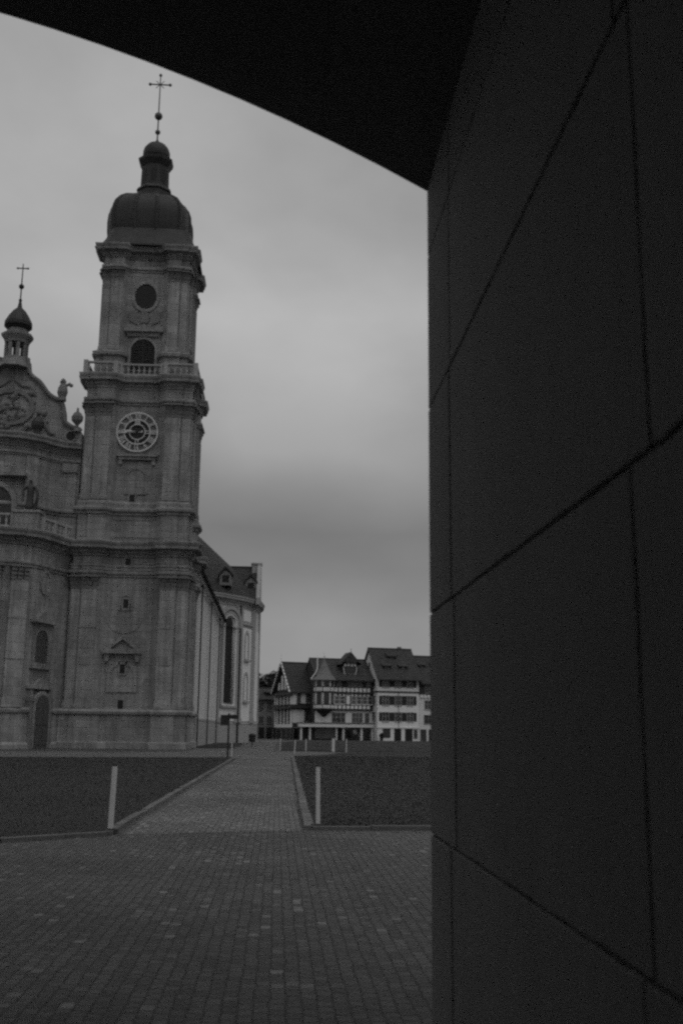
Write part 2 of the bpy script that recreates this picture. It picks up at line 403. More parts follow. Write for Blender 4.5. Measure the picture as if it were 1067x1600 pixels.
for r_, (z0, z1) in enumerate(zip(zc[:-1], zc[1:])):
    cuts = [YF, firsts[r_], seconds[r_]]; y = seconds[r_]
    while y > YB: y -= random.uniform(1.9, 2.5); cuts.append(max(y, YB))
    for y1, y0 in zip(cuts[:-1], cuts[1:]): stone_block(y0, y1, z0, z1, .005)
b.build('block_wall', M['wall'], gate, off=GO)
b = MB(); b.box(XW+.03, YF-.007, 0, XW+3.2, YF+.0, zarc(XW)); b.build('wall_end', M['wall'], gate, off=GO)
b = MB(); b.box(XL-3.2, YB, 0, XL, YF, zarc(XL)); b.build('plain_wall', M['vault'], gate, off=GO)
b = MB(); b.box(XL-3.2, YB-.5, 0, XW+3.2, YB-.003, 7.4); b.build('rear_light_block', M['vault'], gate, off=GO)  # unseen wall added to close the passage and keep out light from behind
b = MB(); b.box(XL-3.2, YB, 7.403, XW+3.2, YF, 11.0); b.build('upper_storey', M['dull'], gate, off=GO)
for i in range(4):
    b = MB(); x = -11+i*4.0
    b.ring((x,YF,0),(1,0,0),(0,1,0),[(-.75,8.2),(.75,8.2),(.75,10.2),(-.75,10.2)],[(-.55,8.4),(.55,8.4),(.55,10.0),(-.55,10.0)],-.02,.06)
    o = b.build('window', M['frame'], gate, off=GO)
    b = MB(); b.box(x-.55,YF-.02,8.4,x+.55,YF+.02,10.0); b.build('pane', M['glass'], o, off=GO)
b = MB(); b.add([(XL-3.8,YB-.5,10.9),(XW+3.8,YB-.5,10.9),(XW+3.8,YF+.5,10.9),(XL-3.8,YF+.5,10.9),(XL-.5,(YB+YF)/2,15),(XW+.5,(YB+YF)/2,15)],
     [(0,1,5,4),(1,2,5),(2,3,4,5),(3,0,4),(3,2,1,0)]); b.build('roof', M['tile'], gate, off=GO)

# ------------------------------------------------------------------ abbey church
CO = (-21.6, 100, 0)
church = empty('abbey_church', CO, 'baroque sandstone abbey church with a clock tower, curved front and round side hall', 'church')
def cb(mb, name, m, parent=None, smooth=False): return mb.build(name, m, parent or church, smooth, CO)
TX, TY = -11.6, 84.35
F = (1,0); NF = (0,-1)   # front wall frame: tangent +X, outward -Y
def plan(a, cx=TX, cy=TY, rec=.45, p1=.8, p2=2.1, st=.16, slope=.55):
    side = [(-a,0),(-a+p1,0),(-a+p1,st),(-a+p2,st),(-a+p2+slope,-rec),(a-p2-slope,-rec),(a-p2,st),(a-p1,st),(a-p1,0)]
    out = []
    for k_ in range(4):
        for s_, o_ in side:
            x, y = s_, -(a+o_)
            for _ in range(k_): x, y = -y, x
            out.append((cx+x, cy+y))
    return out
A1, A2, A3 = 4.42, 4.2, 3.5
P1, P2 = plan(A1), plan(A2)
TX3 = TX-.1
P3 = plan(A3, TX3, rec=.35, p1=.65, p2=1.65, slope=.45)
tw = MB()
tw.prism(P1, 0, 15.6); tw.prism(plan(A1-.12), 15.5, 18.6); tw.prism(P2, 18.5, 29.2); tw.prism(P3, 29.2, 40.9)
tower = cb(tw, 'tower', M['stone'])
# mouldings of the three orders
mo = MB()
mo.sweep(P1, [(-.1,0),(.42,0),(.42,.45),(.28,.55),(.26,2.45),(.42,2.55),(.46,2.75),(.3,2.9),(-.05,2.95)], True)
mo.cut(); mo.sweep(P1, moulding(13.0,13.45,.22), True); mo.cut()
mo.sweep(P1, [(-.05,13.5),(.10,13.5),(.10,13.75),(.16,13.78),(.16,13.95),(-.05,14.0)], True)
mo.cut(); mo.sweep(P1, cornice(14.6,15.7,.95), True)
mo.cut(); mo.sweep(plan(A1-.12), moulding(17.95,18.5,.34), True)
mo.cut(); mo.sweep(P2, [(-.1,18.5),(.2,18.5),(.2,18.9),(.1,19.05),(-.1,19.1)], True)
mo.cut(); mo.sweep(P2, moulding(27.05,27.5,.22), True)
mo.cut(); mo.sweep(P2, cornice(28.35,29.45,.62), True)
mo.cut()
mx_ = ((P3[5][0]+P3[6][0])/2, (P3[5][1]+P3[6][1])/2); my_ = ((P3[3][0]+P3[4][0])/2, (P3[3][1]+P3[4][1])/2)
mo.sweep([(mx_[0],mx_[1]+.6),mx_]+P3[6:]+P3[:4]+[my_,(my_[0],my_[1]+.6)], [(-.1,29.3),(.22,29.3),(.22,31.2),(.42,31.3),(.46,31.55),(.2,31.75),(-.1,31.8)], False)
mo.cut(); mo.sweep(P3, moulding(38.9,39.3,.2), True)
mo.cut(); mo.sweep(P3, cornice(40.0,41.0,.74), True)
cb(mo, 'cornice', M['stone'], tower)
# pilaster capitals and bases: flared blocks with rows of leaves
def capitals(a, z0, z1, p1, p2, st, TX=TX):
    m_ = MB(); h = z1-z0
    for k_ in range(4):
        for s0, s1, o_ in ((-a,-a+p1,0),(-a+p1,-a+p2,st),(a-p2,a-p1,st),(a-p1,a,0)):
            def pt(s_, out):
                x, y = s_, -(a+out)
                for _ in range(k_): x, y = -y, x
                return (TX+x, TY+y)
            m_.cut()
            for lv in range(3):
                zz = z0+h*.3*lv; ex = .06+.09*lv
                n_ = 3 if lv < 2 else 2
                for q in range(n_):
                    u0 = s0+(s1-s0)*(q+.08)/n_-(.05 if q == 0 else 0); u1 = s0+(s1-s0)*(q+.92)/n_+(.05 if q == n_-1 else 0)
                    A, B_, C, D = pt(u0,o_-.05), pt(u1,o_-.05), pt(u1+.02,o_+ex), pt(u0-.02,o_+ex)
                    A2_, B2_ = pt(u0,o_+ex*.4), pt(u1,o_+ex*.4)
                    m_.add([A+(zz,),B_+(zz,),B2_+(zz,),A2_+(zz,),A+(zz+h*.27,),B_+(zz+h*.27,),C+(zz+h*.27,),D+(zz+h*.27,)],
                           [(0,1,2,3),(4,5,6,7),(3,2,6,7),(0,3,7,4),(1,2,6,5)])
            A, B_, C, D = pt(s0-.12,o_-.05), pt(s1+.12,o_-.05), pt(s1+.12,o_+.34), pt(s0-.12,o_+.34)
            m_.add([q+(zz_,) for zz_ in (z1-h*.1, z1) for q in (A,B_,C,D)], [(0,1,2,3),(4,5,6,7),(0,1,5,4),(1,2,6,5),(2,3,7,6),(3,0,4,7)])
    return m_
cb(capitals(A1, 11.95, 13.0, .8, 2.1, .16), 'capital', M['carved'], tower)
cb(capitals(A2, 25.9, 27.05, .8, 2.1, .16), 'capital', M['carved'], tower)
cb(capitals(A3, 37.9, 38.9, .65, 1.65, .16, TX3), 'capital', M['carved'], tower)
# horizontal blocks on the shafts (band breaks seen at mid height)
bb = MB()
for s0, s1 in ((-A1+.8,-A1+2.1),(A1-2.1,A1-.8)):
    bb.obox((TX,TY-A1),F,NF,s0-.0,s1+.0,.1,.27,9.0,9.25)
    bb.obox((TX,TY-A1),F,NF,s0+.25,s1-.25,.1,.275,6.2,7.0)
cb(bb, 'band', M['stone'], tower)
# pale pilaster shafts standing proud of the wall on the front and the two sides
def shafts(a, z0, z1, p1, p2, st, cx):
    q = MB()
    for k_ in (0,1,3):
        ang = k_*pi/2; t_ = (cos(ang), sin(ang)); n_ = (sin(ang), -cos(ang)); o_ = (cx+n_[0]*a, TY+n_[1]*a)
        for s0, s1, d_ in ((-a,-a+p1,0),(-a+p1,-a+p2,st),(a-p2,a-p1,st),(a-p1,a,0)):
            q.cut(); q.obox(o_,t_,n_,s0+.06,s1-.06,-.05,d_+.07,z0+.5,z1); q.obox(o_,t_,n_,s0+.0,s1-.0,-.05,d_+.14,z0,z0+.35)
            q.obox(o_,t_,n_,s0+.03,s1-.03,-.05,d_+.1,z0+.353,z0+.5)
    cb(q,'pilaster',M['shaft'],tower)
shafts(A1,2.97,11.95,.8,2.1,.16,TX); shafts(A2,19.12,25.9,.8,2.1,.16,TX); shafts(A3,31.82,37.9,.65,1.65,.16,TX3)
y1 = TY-A1+.45; y2 = TY-A2+.45; y3 = TY-A3+.35
def window(o, t, n, outer, inner, d, pane_m, parent, name='window', frame_m=None, back=-.1):
    q = MB(); q.ring(o, t, n, outer, inner, back, d); f = cb(q, name, frame_m or M['stone'], parent)
    q = MB(); q.poly(o, t, n, inner, back, .025); cb(q, 'pane', pane_m, f); return f
# first order: small openings, round medallion and pediment
def slit(z0, z1, w_, yy, parent=tower, cx=TX-.25):
    window((cx,yy),F,NF,[(-w_/2-.12,z0-.12),(w_/2+.12,z0-.12),(w_/2+.12,z1+.12),(-w_/2-.12,z1+.12)],[(-w_/2,z0),(w_/2,z0),(w_/2,z1),(-w_/2,z1)],.07,M['dark'],parent)
slit(2.75,3.6,.42,y1); slit(13.85,14.5,.42,y1); slit(18.75,19.65,.42,y2)
window((TX-.25,y1),F,NF,arch_pts(0,2.3,4.2,5.4,12),arch_pts(0,1.8,4.2,5.4,12),.1,M['stone'],tower,'blind_arch')
slit(5.6,6.5,.4,y1-.03)
q = MB(); o_ = (TX-.3,y1)
q.poly(o_,F,NF,[(-1.45,7.1),(1.45,7.1),(1.45,7.28),(-1.45,7.28)],-.1,.42)
q.ring(o_,F,NF,[(-1.45,7.28),(1.45,7.28),(0,8.5)],[(-.95,7.45),(.95,7.45),(0,8.2)],-.1,.42)
q.poly(o_,F,NF,[(-1.1,7.28),(1.1,7.28),(0,8.3)],-.1,.14)
for sx_ in (-1.15,1.15): q.poly(o_,F,NF,[(sx_-.14,6.5),(sx_+.14,6.5),(sx_+.2,7.1),(sx_-.2,7.1)],-.1,.28)
cb(q, 'pediment', M['stone'], tower)
window(o_,F,NF,oval_pts(0,9.85,1.35,1.2),oval_pts(0,9.85,1.2,1.05),.05,M['stone'],tower,'medallion')
window((TX-.25,y1),F,NF,arch_pts(0,1.0,10.4,11.15,10),arch_pts(0,.8,10.45,11.15,10),.1,M['stone'],tower,'blind_arch')
slit(10.6,11.3,.4,y1-.03)
# attic panels between first and second order
q = MB(); yA = TY-A1+.12+.45
q.ring((TX,yA),F,NF,[(-1.7,16.2),(1.7,16.2),(1.7,17.7),(-1.7,17.7)],[(-1.58,16.32),(1.58,16.32),(1.58,17.58),(-1.58,17.58)],-.1,.05); cb(q,'panel_frame',M['stone'],tower)
# second order: clock, ledge, blind niche
q = MB(); q.obox((TX,y2),F,NF,-1.6,1.6,-.1,.4,22.75,22.95); q.obox((TX,y2),F,NF,-1.45,1.45,-.1,.28,22.5,22.75)
for sx_ in (-1.3,1.3): q.obox((TX,y2),F,NF,sx_-.13,sx_+.13,-.1,.22,22.1,22.5)
cb(q,'ledge',M['stone'],tower)
window((TX,y2),F,NF,arch_pts(0,1.75,19.7,21.0,14),arch_pts(0,1.45,19.75,21.0,14),.08,M['stone'],tower,'blind_arch')
clock = MB(); cz = 24.8; oc = (TX-.1,y2)
clock.ring(oc,F,NF,oval_pts(0,cz,1.66,1.66,48),oval_pts(0,cz,1.56,1.56,48),.12,.24)
clock.ring(oc,F,NF,oval_pts(0,cz,1.07,1.07,40),oval_pts(0,cz,.99,.99,40),.12,.24)
clock.ring(oc,F,NF,oval_pts(0,cz,.66,.66,32),oval_pts(0,cz,.60,.60,32),.12,.24)
for a_ in range(4):
    for dd in (-.1, .1) if a_ != 0 else (-.16,-.05,.06,.17):
        c_, s_ = cos(pi/2*a_+pi/2), sin(pi/2*a_+pi/2)
        p_ = [(c_*r_-s_*w_, cz+s_*r_+c_*w_) for r_, w_ in ((.62,dd-.028),(1.03,dd-.028),(1.03,dd+.028),(.62,dd+.028))]
        clock.poly(oc,F,NF,p_,.13,.235)
ck = cb(clock,'clock_face',M['clock'])
q = MB(); q.poly(oc,F,NF,oval_pts(0,cz,1.0,1.0,36),-.1,.10); cb(q,'dial_disc',M['clockdark'],ck)
q = MB()
for hr, txt in enumerate(['XII','I','II','III','IIII','V','VI','VII','VIII','IX','X','XI']):
    th = pi/2-2*pi*hr/12; ur = (cos(th), sin(th)); ut = (sin(th), -cos(th))
    wds = {'I':.12,'V':.26,'X':.28}; tot = sum(wds[c_] for c_ in txt); u = -tot/2; r0, r1, hw = 1.09, 1.55, .024
    def bar(ua, ra, ub, rb, tk=hw):
        p_ = [(ua-tk,ra),(ua+tk,ra),(ub+tk,rb),(ub-tk,rb)]
        q.poly(oc,F,NF,[(ut[0]*a_+ur[0]*r_, cz+ut[1]*a_+ur[1]*r_) for a_, r_ in p_],.14,.235)
    q.cut()
    for c_ in txt:
        w_ = wds[c_]; m_ = u+w_/2
        if c_ == 'I': bar(m_,r0,m_,r1)
        elif c_ == 'V': bar(m_,r0,m_-w_*.36,r1,.034); bar(m_,r0,m_+w_*.36,r1,.018)
        else: bar(m_+w_*.36,r0,m_-w_*.36,r1,.034); bar(m_-w_*.36,r0,m_+w_*.36,r1,.018)
        u += w_
cb(q,'numeral',M['clock'],ck)
def hand(deg, prof_):
    th = R(90-deg); ur = (cos(th), sin(th)); ut = (-sin(th), cos(th)); q_ = MB()
    pts = [(r_,w_) for r_, w_ in prof_]+[(r_,-w_) for r_, w_ in reversed(prof_)]
    q_.poly(oc,F,NF,[(ur[0]*r_+ut[0]*w_, cz+ur[1]*r_+ut[1]*w_) for r_, w_ in pts],.26,.30); cb(q_,'clock_hand',M['clock'],ck)
hand(272, [(-.35,.06),(-.2,.03),(0,.05),(.35,.04),(.5,.13),(.7,.12),(.95,.02)])
hand(270-4, [(-.45,.08),(-.25,.03),(0,.05),(.6,.03),(1.0,.06),(1.45,.015)])
# third order: louvred arch, pediment, oval opening
o3 = (TX3,y3)
window(o3,F,NF,arch_pts(0,2.4,30.2,32.0,14),arch_pts(0,1.95,30.25,32.0,14),.12,M['dark'],tower,'louvred_window')
q = MB()
for k_ in range(15):
    z_ = 30.4+k_*.165
    hw_ = .93 if z_ < 32.0 else sqrt(max(.01,.95**2-(z_-32.0)**2))
    q.obox(o3,F,NF,-hw_,hw_,.026,.075,z_,z_+.06)
q.obox(o3,F,NF,-.04,.04,.03,.09,30.25,32.9)
cb(q,'louvres',M['timber'],tower)
q = MB(); q.obox(o3,F,NF,-1.6,1.6,-.1,.42,33.55,33.75); q.poly(o3,F,NF,[(-1.0,33.75),(1.0,33.75),(.25,34.05),(0,34.3),(-.25,34.05)],-.1,.3)
q.poly(o3,F,NF,[(-1.25,33.2),(1.25,33.2),(1.45,33.55),(-1.45,33.55)],-.1,.2); cb(q,'pediment',M['stone'],tower)
window(o3,F,NF,oval_pts(0,36.75,1.15,1.4),oval_pts(0,36.75,.9,1.12),.1,M['dark'],tower,'oval_window')
q = MB()
for sx_ in (-1,1):
    q.poly(o3,F,NF,[(sx_*.55,34.2),(sx_*1.25,34.6),(sx_*1.3,35.4),(sx_*.75,35.5)],-.1,.09)
q.poly(o3,F,NF,[(-.3,34.4),(.3,34.4),(.4,35.0),(.2,35.5),(-.2,35.5),(-.4,35.0)],-.1,.16); cb(q,'carved_panel',M['carved'],tower)
# same openings on the side of the tower that faces the path
ox = (TX3+A3-.35,TY); FX = (0,1); NX = (1,0)
window(ox,FX,NX,arch_pts(0,2.4,30.2,32.0,14),arch_pts(0,1.95,30.25,32.0,14),.12,M['dark'],tower,'louvred_window')
window(ox,FX,NX,oval_pts(0,36.75,1.15,1.4),oval_pts(0,36.75,.9,1.12),.1,M['dark'],tower,'oval_window')
q = MB(); q.obox(ox,FX,NX,-1.6,1.6,-.1,.42,33.55,33.75); cb(q,'pediment',M['stone'],tower)
# balustrade around the third order
def balustrade(path, z0, z1, step, parent, r_=.085):
    q = MB(); q.sweep(path, [(-.14,z1-.14),(.14,z1-.14),(.15,z1-.03),(.12,z1),(-.12,z1),(-.15,z1-.03),(-.14,z1-.14)], False)
    q.sweep(path, [(-.12,z0),(-.12,z0+.12),(.12,z0+.12),(.12,z0)], False)
    for (xa,ya),(xb,yb) in zip(path[:-1],path[1:]):
        ln = sqrt((xb-xa)**2+(yb-ya)**2); n_ = max(1,int(ln/step))
        for i in range(n_):
            t_ = (i+.5)/n_; h = z1-z0-.26; zb = z0+.12
            q.lathe(xa+(xb-xa)*t_, ya+(yb-ya)*t_, [(r_,zb),(r_*.6,zb+.12*h),(r_*1.15,zb+.38*h),(r_*.6,zb+.75*h),(r_,zb+h)], 6)
        q.box(xa-.17,ya-.17,z0,xa+.17,ya+.17,z1+.08)
    return cb(q,'balustrade',M['balu'],parent)
e_ = A2+.2
balustrade([(TX-e_,TY+e_),(TX-e_,TY-e_),(TX-e_+2.4,TY-e_),(TX-1.7,TY-e_+.4),(TX+1.7,TY-e_+.4),(TX+e_-2.4,TY-e_),(TX+e_,TY-e_),(TX+e_,TY+e_)], 29.5, 30.5, .42, tower)
# dome, lantern, cupola, cross
RC = dict(seg=24)
TXd = TX-.45
q = MB(); q.lathe(TX3,TY,[(4.2,40.95),(4.18,41.1),(4.05,41.3),(3.75,41.9),(3.55,42.5),(3.45,42.85)],48,pi/48,sq=7); cb(q,'roof_skirt',M['copper'],tower)
q = MB(); DP = [(3.3,42.5),(3.4,42.9),(3.48,43.6),(3.5,44.5),(3.44,45.2),(3.25,45.75),(2.9,46.25),(2.45,46.62),(1.95,46.85),(1.45,47.0)]
q.lathe(TXd,TY,DP,48,0,sq=3.2); dome = cb(q,'dome',M['copper'],tower,True)
q = MB()
for i in range(12):
    q = MB(); a_ = 2*pi*(i+.5)/12; kk = (abs(cos(a_))**3.2+abs(sin(a_))**3.2)**(-1/3.2)
    for (ra,za),(rb,zb) in zip(DP[:-1],DP[1:]):
        q.tube((TXd+ra*kk*cos(a_),TY+ra*kk*sin(a_),za),(TXd+rb*kk*cos(a_),TY+rb*kk*sin(a_),zb),.17,seg=6)
    cb(q,'dome_rib',M['copper'],dome)

TXl = TX-.3
q = MB()
q.lathe(TXl,TY,[(1.55,46.8),(1.5,47.72),(1.62,47.87),(1.5,48.12),(1.28,48.27),(1.24,50.22),(1.36,50.42),(1.55,50.72),(1.6,50.97),(1.1,51.12)],8,pi/8)
lan = cb(q,'lantern',M['copper'],tower)
for i in range(8):
    q = MB(); a_ = 2*pi*i/8; n_ = (cos(a_),sin(a_)); t_ = (-sin(a_),cos(a_)); ap = 1.25*cos(pi/8)
    q.poly((TXl+n_[0]*ap,TY+n_[1]*ap),t_,n_,arch_pts(0,.5,48.52,49.57,8),-.05,.03); cb(q,'lantern_opening',M['dark'],tower)
q = MB(); q.lathe(TXl,TY,[(1.08,51.07),(1.2,51.42),(1.2,51.82),(1.08,52.22),(.8,52.57),(.4,52.82),(.15,53.02),(.08,53.22)],16); cb(q,'cupola',M['copper'],tower,True)
q = MB(); q.tube((TXl,TY,53.3),(TXl,TY,59.6),.075,.05)
q.ball((TXl,TY,53.95),.24); q.ball((TXl,TY,55.55),.36)
q.tube((TXl-.9,TY,58.75),(TXl+.9,TY,58.75),.06)
for dx,dz in ((-.9,0),(.9,0),(0,.95)): q.ball((TXl+dx,TY,58.75+dz),.15,6)
for a_ in range(4):
    q.tube((TXl,TY,58.75),(TXl+.5*cos(pi/4+a_*pi/2),TY,58.75+.5*sin(pi/4+a_*pi/2)),.035,seg=4)
cb(q,'cross',M['gilt'],tower)

# --- curved central front between the towers
AX = -21.6
half = [(0,74.9),(1.3,75.0),(2.6,75.4),(3.3,75.9),(3.75,76.7),(4.1,77.7),(4.5,78.9),(5.0,79.9),(5.4,80.4)]
low = [(AX-x,y) for x,y in reversed(half)]+[(AX+x,y) for x,y in half[1:]]
lowp = low+[(AX+5.4,88),(AX-5.4,88)]
q = MB(); q.prism(lowp,0,15.4); front = cb(q,'curved_front',M['stone'])
mo = MB()
mo.sweep(low,[(-.1,0),(.5,0),(.5,.3),(.42,.4),(.3,.5),(.26,2.45),(.42,2.55),(.46,2.75),(.3,2.9),(-.05,2.95)],False)
mo.cut(); mo.sweep(low,moulding(13.0,13.45,.22),False); mo.cut(); mo.sweep(low,cornice(14.6,15.7,.95),False)
mo.cut(); mo.sweep(low,[(-.1,15.7),(.15,15.7),(.15,15.95),(-.1,16.0)],False)
half2 = [(0,77.2),(1.6,77.5),(2.8,78.4),(3.5,79.4),(4.2,80.0),(5.6,80.3)]
up = [(AX-x,y) for x,y in reversed(half2)]+[(AX+x,y) for x,y in half2[1:]]
q = MB(); q.prism(up+[(AX+5.6,88),(AX-5.6,88)],15.3,23.2); cb(q,'upper_front',M['stone'],front)
mo.cut(); mo.sweep(up,moulding(17.7,18.2,.3),False)
mo.cut(); mo.sweep(up,moulding(21.9,22.2,.18),False)
mo.cut(); mo.sweep(up,cornice(22.6,23.55,.8),False)
cb(mo,'cornice',M['stone'],front)
# pilasters on the curved front
q = MB(); pc = MB()
for s_ in (-1,1):
    for u in (2.85,.9):
        xx = AX+s_*(u if u < 2 else 2.75); yy = 74.95 if u < 2 else 75.45; an = 0 if u < 2 else s_*.45
        if u < 2: xx = AX+s_*1.0
        t_ = (cos(an),sin(an)); n_ = (sin(an),-cos(an))
        q.cut(); pc.cut(); q.obox((xx,yy),t_,n_,-.62,.62,-.2,.26,2.9,12.0); q.obox((xx,yy),t_,n_,-.72,.72,-.2,.36,2.9,3.5)
        q.obox((xx,yy),t_,n_,-.66,.66,-.2,.30,6.3,6.6); q.obox((xx,yy),t_,n_,-.64,.64,-.2,.29,9.2,9.4)
        for lv in range(3):
            for j in range(3): pc.obox((xx,yy),t_,n_,-.66+j*.45,-.28+j*.45,-.1,.32+.08*lv,12.0+lv*.3,12.26+lv*.3)
        pc.obox((xx,yy),t_,n_,-.78,.78,-.1,.58,12.88,13.0)
cb(q,'pilaster',M['shaft'],front); cb(pc,'capital',M['carved'],front)
# openings on the oblique flank: door, window, medallion with their pediments
for s_ in (1,-1):
    tL = sqrt(.75**2+2.2**2); t_ = (.75/tL, s_*2.2/tL) if s_ == 1 else (.75/tL, -2.2/tL); n_ = (t_[1],-t_[0])
    of = (AX+s_*4.1, 77.7); fr_ = window
    fr_(of,t_,n_,arch_pts(0,2.3,5.95,7.7,12),arch_pts(0,1.7,6.15,7.7,12),.1,M['glass'],front,'window')
    q = MB(); q.obox(of,t_,n_,-1.5,1.5,-.3,.42,9.05,9.25); q.poly(of,t_,n_,[(-1.2,9.25)]+[(-1.2+.24*i, 9.25+.75*sin(pi*i/10)) for i in range(1,10)]+[(1.2,9.25)],-.3,.36)
    q.obox(of,t_,n_,-1.3,1.3,-.3,.3,5.7,5.92)
    cb(q,'pediment',M['stone'],front); q = MB(); q.obox(of,t_,n_,-1.5,1.5,-.3,.45,4.25,4.45); q.poly(of,t_,n_,[(-1.0,4.45)]+[(-1.0+.2*i, 4.45+.6*sin(pi*i/10)) for i in range(1,10)]+[(1.0,4.45)],-.3,.38)
    for ux in (-1.2,1.2): q.obox(of,t_,n_,ux-.14,ux+.14,-.3,.3,3.6,4.25)
    cb(q,'pediment',M['stone'],front)
    fr_(of,t_,n_,arch_pts(0,2.3,.02,2.95,12),arch_pts(0,1.8,.04,2.95,12),.50,M['dark'],front,'door_case')
    fr_(of,t_,n_,oval_pts(0,12.1,.75,.95),oval_pts(0,12.1,.55,.75),.1,M['stone'],front,'medallion')
    q = MB(); q.poly(of,t_,n_,arch_pts(0,1.8,.04,2.95,12),.05,.515)
    for ux in (-.45,.45): q.obox(of,t_,n_,ux-.32,ux+.32,.4,.56,.3,1.5); q.obox(of,t_,n_,ux-.32,ux+.32,.4,.56,1.7,2.9)
    cb(q,'door',M['door'],front)
    for ux in (-1.28,1.28):
        q = MB(); q.obox(of,t_,n_,ux-.2,ux+.2,-.3,.5,.0,.7); q.obox(of,t_,n_,ux-.15,ux+.15,-.3,.42,.7,3.35); q.obox(of,t_,n_,ux-.2,ux+.2,-.3,.5,3.35,3.6); cb(q,'door_pilaster',M['carved'],front)
# axis window of the upper front, pediment over it, wall panels
ou = (AX,77.2)
window(ou,F,NF,arch_pts(0,3.4,16.2,18.0,14),arch_pts(0,2.7,16.3,18.0,14),.2,M['glass'],front,'window')
q = MB(); q.obox(ou,F,NF,-2.3,2.3,-.4,.5,20.1,20.35); q.poly(ou,F,NF,[(-2.2,20.35),(2.2,20.35),(0,21.4)],-.4,.42); cb(q,'pediment',M['stone'],front)
q = MB()
for s_ in (-1,1): q.cut(); q.obox((AX+s_*4.9,80.16),F,NF,-.5,.5,-.2,.16,18.2,21.9); q.obox((AX+s_*4.9,80.16),F,NF,-.6,.6,-.2,.3,21.2,21.9)
for s_ in (-1,1): q.cut(); q.obox((AX+s_*2.35,78.0),(cos(s_*.6),sin(s_*.6)),(sin(s_*.6),-cos(s_*.6)),-.45,.45,-.2,.16,18.2,21.9)
cb(q,'pilaster',M['stone'],front)
# parapet, balustrades and statue plinth above the main cornice
q = MB()
for s_ in (-1,1): 
    q.cut(); q.box(AX+s_*2.9-.95,75.2,15.7,AX+s_*2.9+.95,77.6,16.95); q.box(AX+s_*2.9-1.05,75.1,16.95,AX+s_*2.9+1.05,77.7,17.15)
cb(q,'parapet',M['stone'],front)
balustrade([(AX-1.9,74.75),(AX,74.6),(AX+1.9,74.75)],15.75,16.75,.4,front)
for s_ in (-1,1):
    pth = [(AX+3.95,76.2),(AX+4.5,77.6),(AX+5.0,79.0),(AX+5.4,79.6)]
    pth = [(AX+s_*(x-AX),y) for x,y in pth]
    balustrade(pth if s_ == 1 else pth[::-1],15.75,16.75,.42,front)
# gable with volutes
def spl(pts, n_=6):
    out = []
    for i in range(len(pts)-1):
        p0, p1_, p2_, p3_ = pts[max(0,i-1)], pts[i], pts[i+1], pts[min(len(pts)-1,i+2)]
        for j in range(n_):
            t_ = j/n_
            out.append(tuple(.5*((2*p1_[c])+(-p0[c]+p2_[c])*t_+(2*p0[c]-5*p1_[c]+4*p2_[c]-p3_[c])*t_*t_+(-p0[c]+3*p1_[c]-3*p2_[c]+p3_[c])*t_**3) for c in range(2)))
    return out+[pts[-1]]
gh = [(5.6,23.4),(5.6,24.5),(4.9,24.8),(4.3,25.3),(4.15,26.3),(3.9,26.95),(3.5,27.1),(2.9,27.5),(2.2,28.4),(1.5,28.95),(1.2,29.5),(1.05,30.4)]
ghs = spl(gh)
out = [(x,z) for x,z in ghs]+[(-x,z) for x,z in reversed(ghs)]
q = MB(); q.poly((AX,79.6),F,NF,out,-1.2,.0); gab = cb(q,'gable',M['stone'],front)
q = MB()
for (xa,za),(xb,zb) in zip(ghs[6:-1],ghs[7:]):
    for s_ in (-1,1): q.tube((AX+s_*xa,79.5,za),(AX+s_*xb,79.5,zb),.2,seg=6)
q.ring((AX,79.6),F,NF,oval_pts(0,26.3,1.9,1.5,24),oval_pts(0,26.3,1.6,1.2,24),-.1,.2)
for s_ in (-1,1):
    sc = spl([(s_*.3,24.2),(s_*1.2,24.5),(s_*2.0,25.2),(s_*2.7,25.0),(s_*3.2,24.3),(s_*3.6,24.2)],5)
    for (xa,za),(xb,zb) in zip(sc[:-1],sc[1:]): q.tube((AX+xa,79.6,za),(AX+xb,79.6,zb),.2,.17,6)
    sc = spl([(s_*.2,28.6),(s_*.8,28.1),(s_*1.4,28.0),(s_*1.9,27.3)],4)
    for (xa,za),(xb,zb) in zip(sc[:-1],sc[1:]): q.tube((AX+xa,79.6,za),(AX+xb,79.6,zb),.16,.13,6)
for i in range(90):
    a_ = random.uniform(0,2*pi); r_ = random.uniform(.3,3.0); q.ball((AX+r_*cos(a_)*1.1,79.6,25.9+.75*r_*sin(a_)),random.uniform(.12,.3),6)
cb(q,'gable_relief',M['carved'],front)
q = MB()
for s_ in (-1,1):
    window((AX+s_*4.85,79.6),F,NF,oval_pts(0,24.05,.5,.5,16),oval_pts(0,24.05,.36,.36,16),.1,M['dark'],front,'oculus')
# turret on the gable
TT = 79.9
q = MB()
q.lathe(AX,TT,[(1.35,29.6),(1.2,30.0),(1.0,30.3),(.95,30.5)],8,pi/8)
for i in range(8):
    a_ = 2*pi*(i+.5)/8; q.tube((AX+.78*cos(a_),TT+.78*sin(a_),30.4),(AX+.78*cos(a_),TT+.78*sin(a_),32.0),.17,.16,6)
q.lathe(AX,TT,[(.95,31.7),(1.0,31.9),(1.25,32.25),(1.28,32.45),(.9,32.6),(.8,33.0)],8,pi/8); cb(q,'turret',M['stone'],front)
q = MB(); q.lathe(AX,TT,[(.82,32.9),(1.12,33.2),(1.1,33.5),(.8,34.1),(.5,34.55),(.2,34.85),(.1,35.4),(.05,35.6)],12); q.ball((AX,TT,36.7),.22)
q.tube((AX,TT,35.4),(AX,TT,38.7),.06,.04); q.tube((AX-.42,TT,38.3),(AX+.42,TT,38.3),.05); q.ball((AX,TT,35.5),.14)
q.ball((AX-.42,TT,38.3),.09,6); q.ball((AX+.42,TT,38.3),.09,6); cb(q,'turret_roof',M['copper'],front)
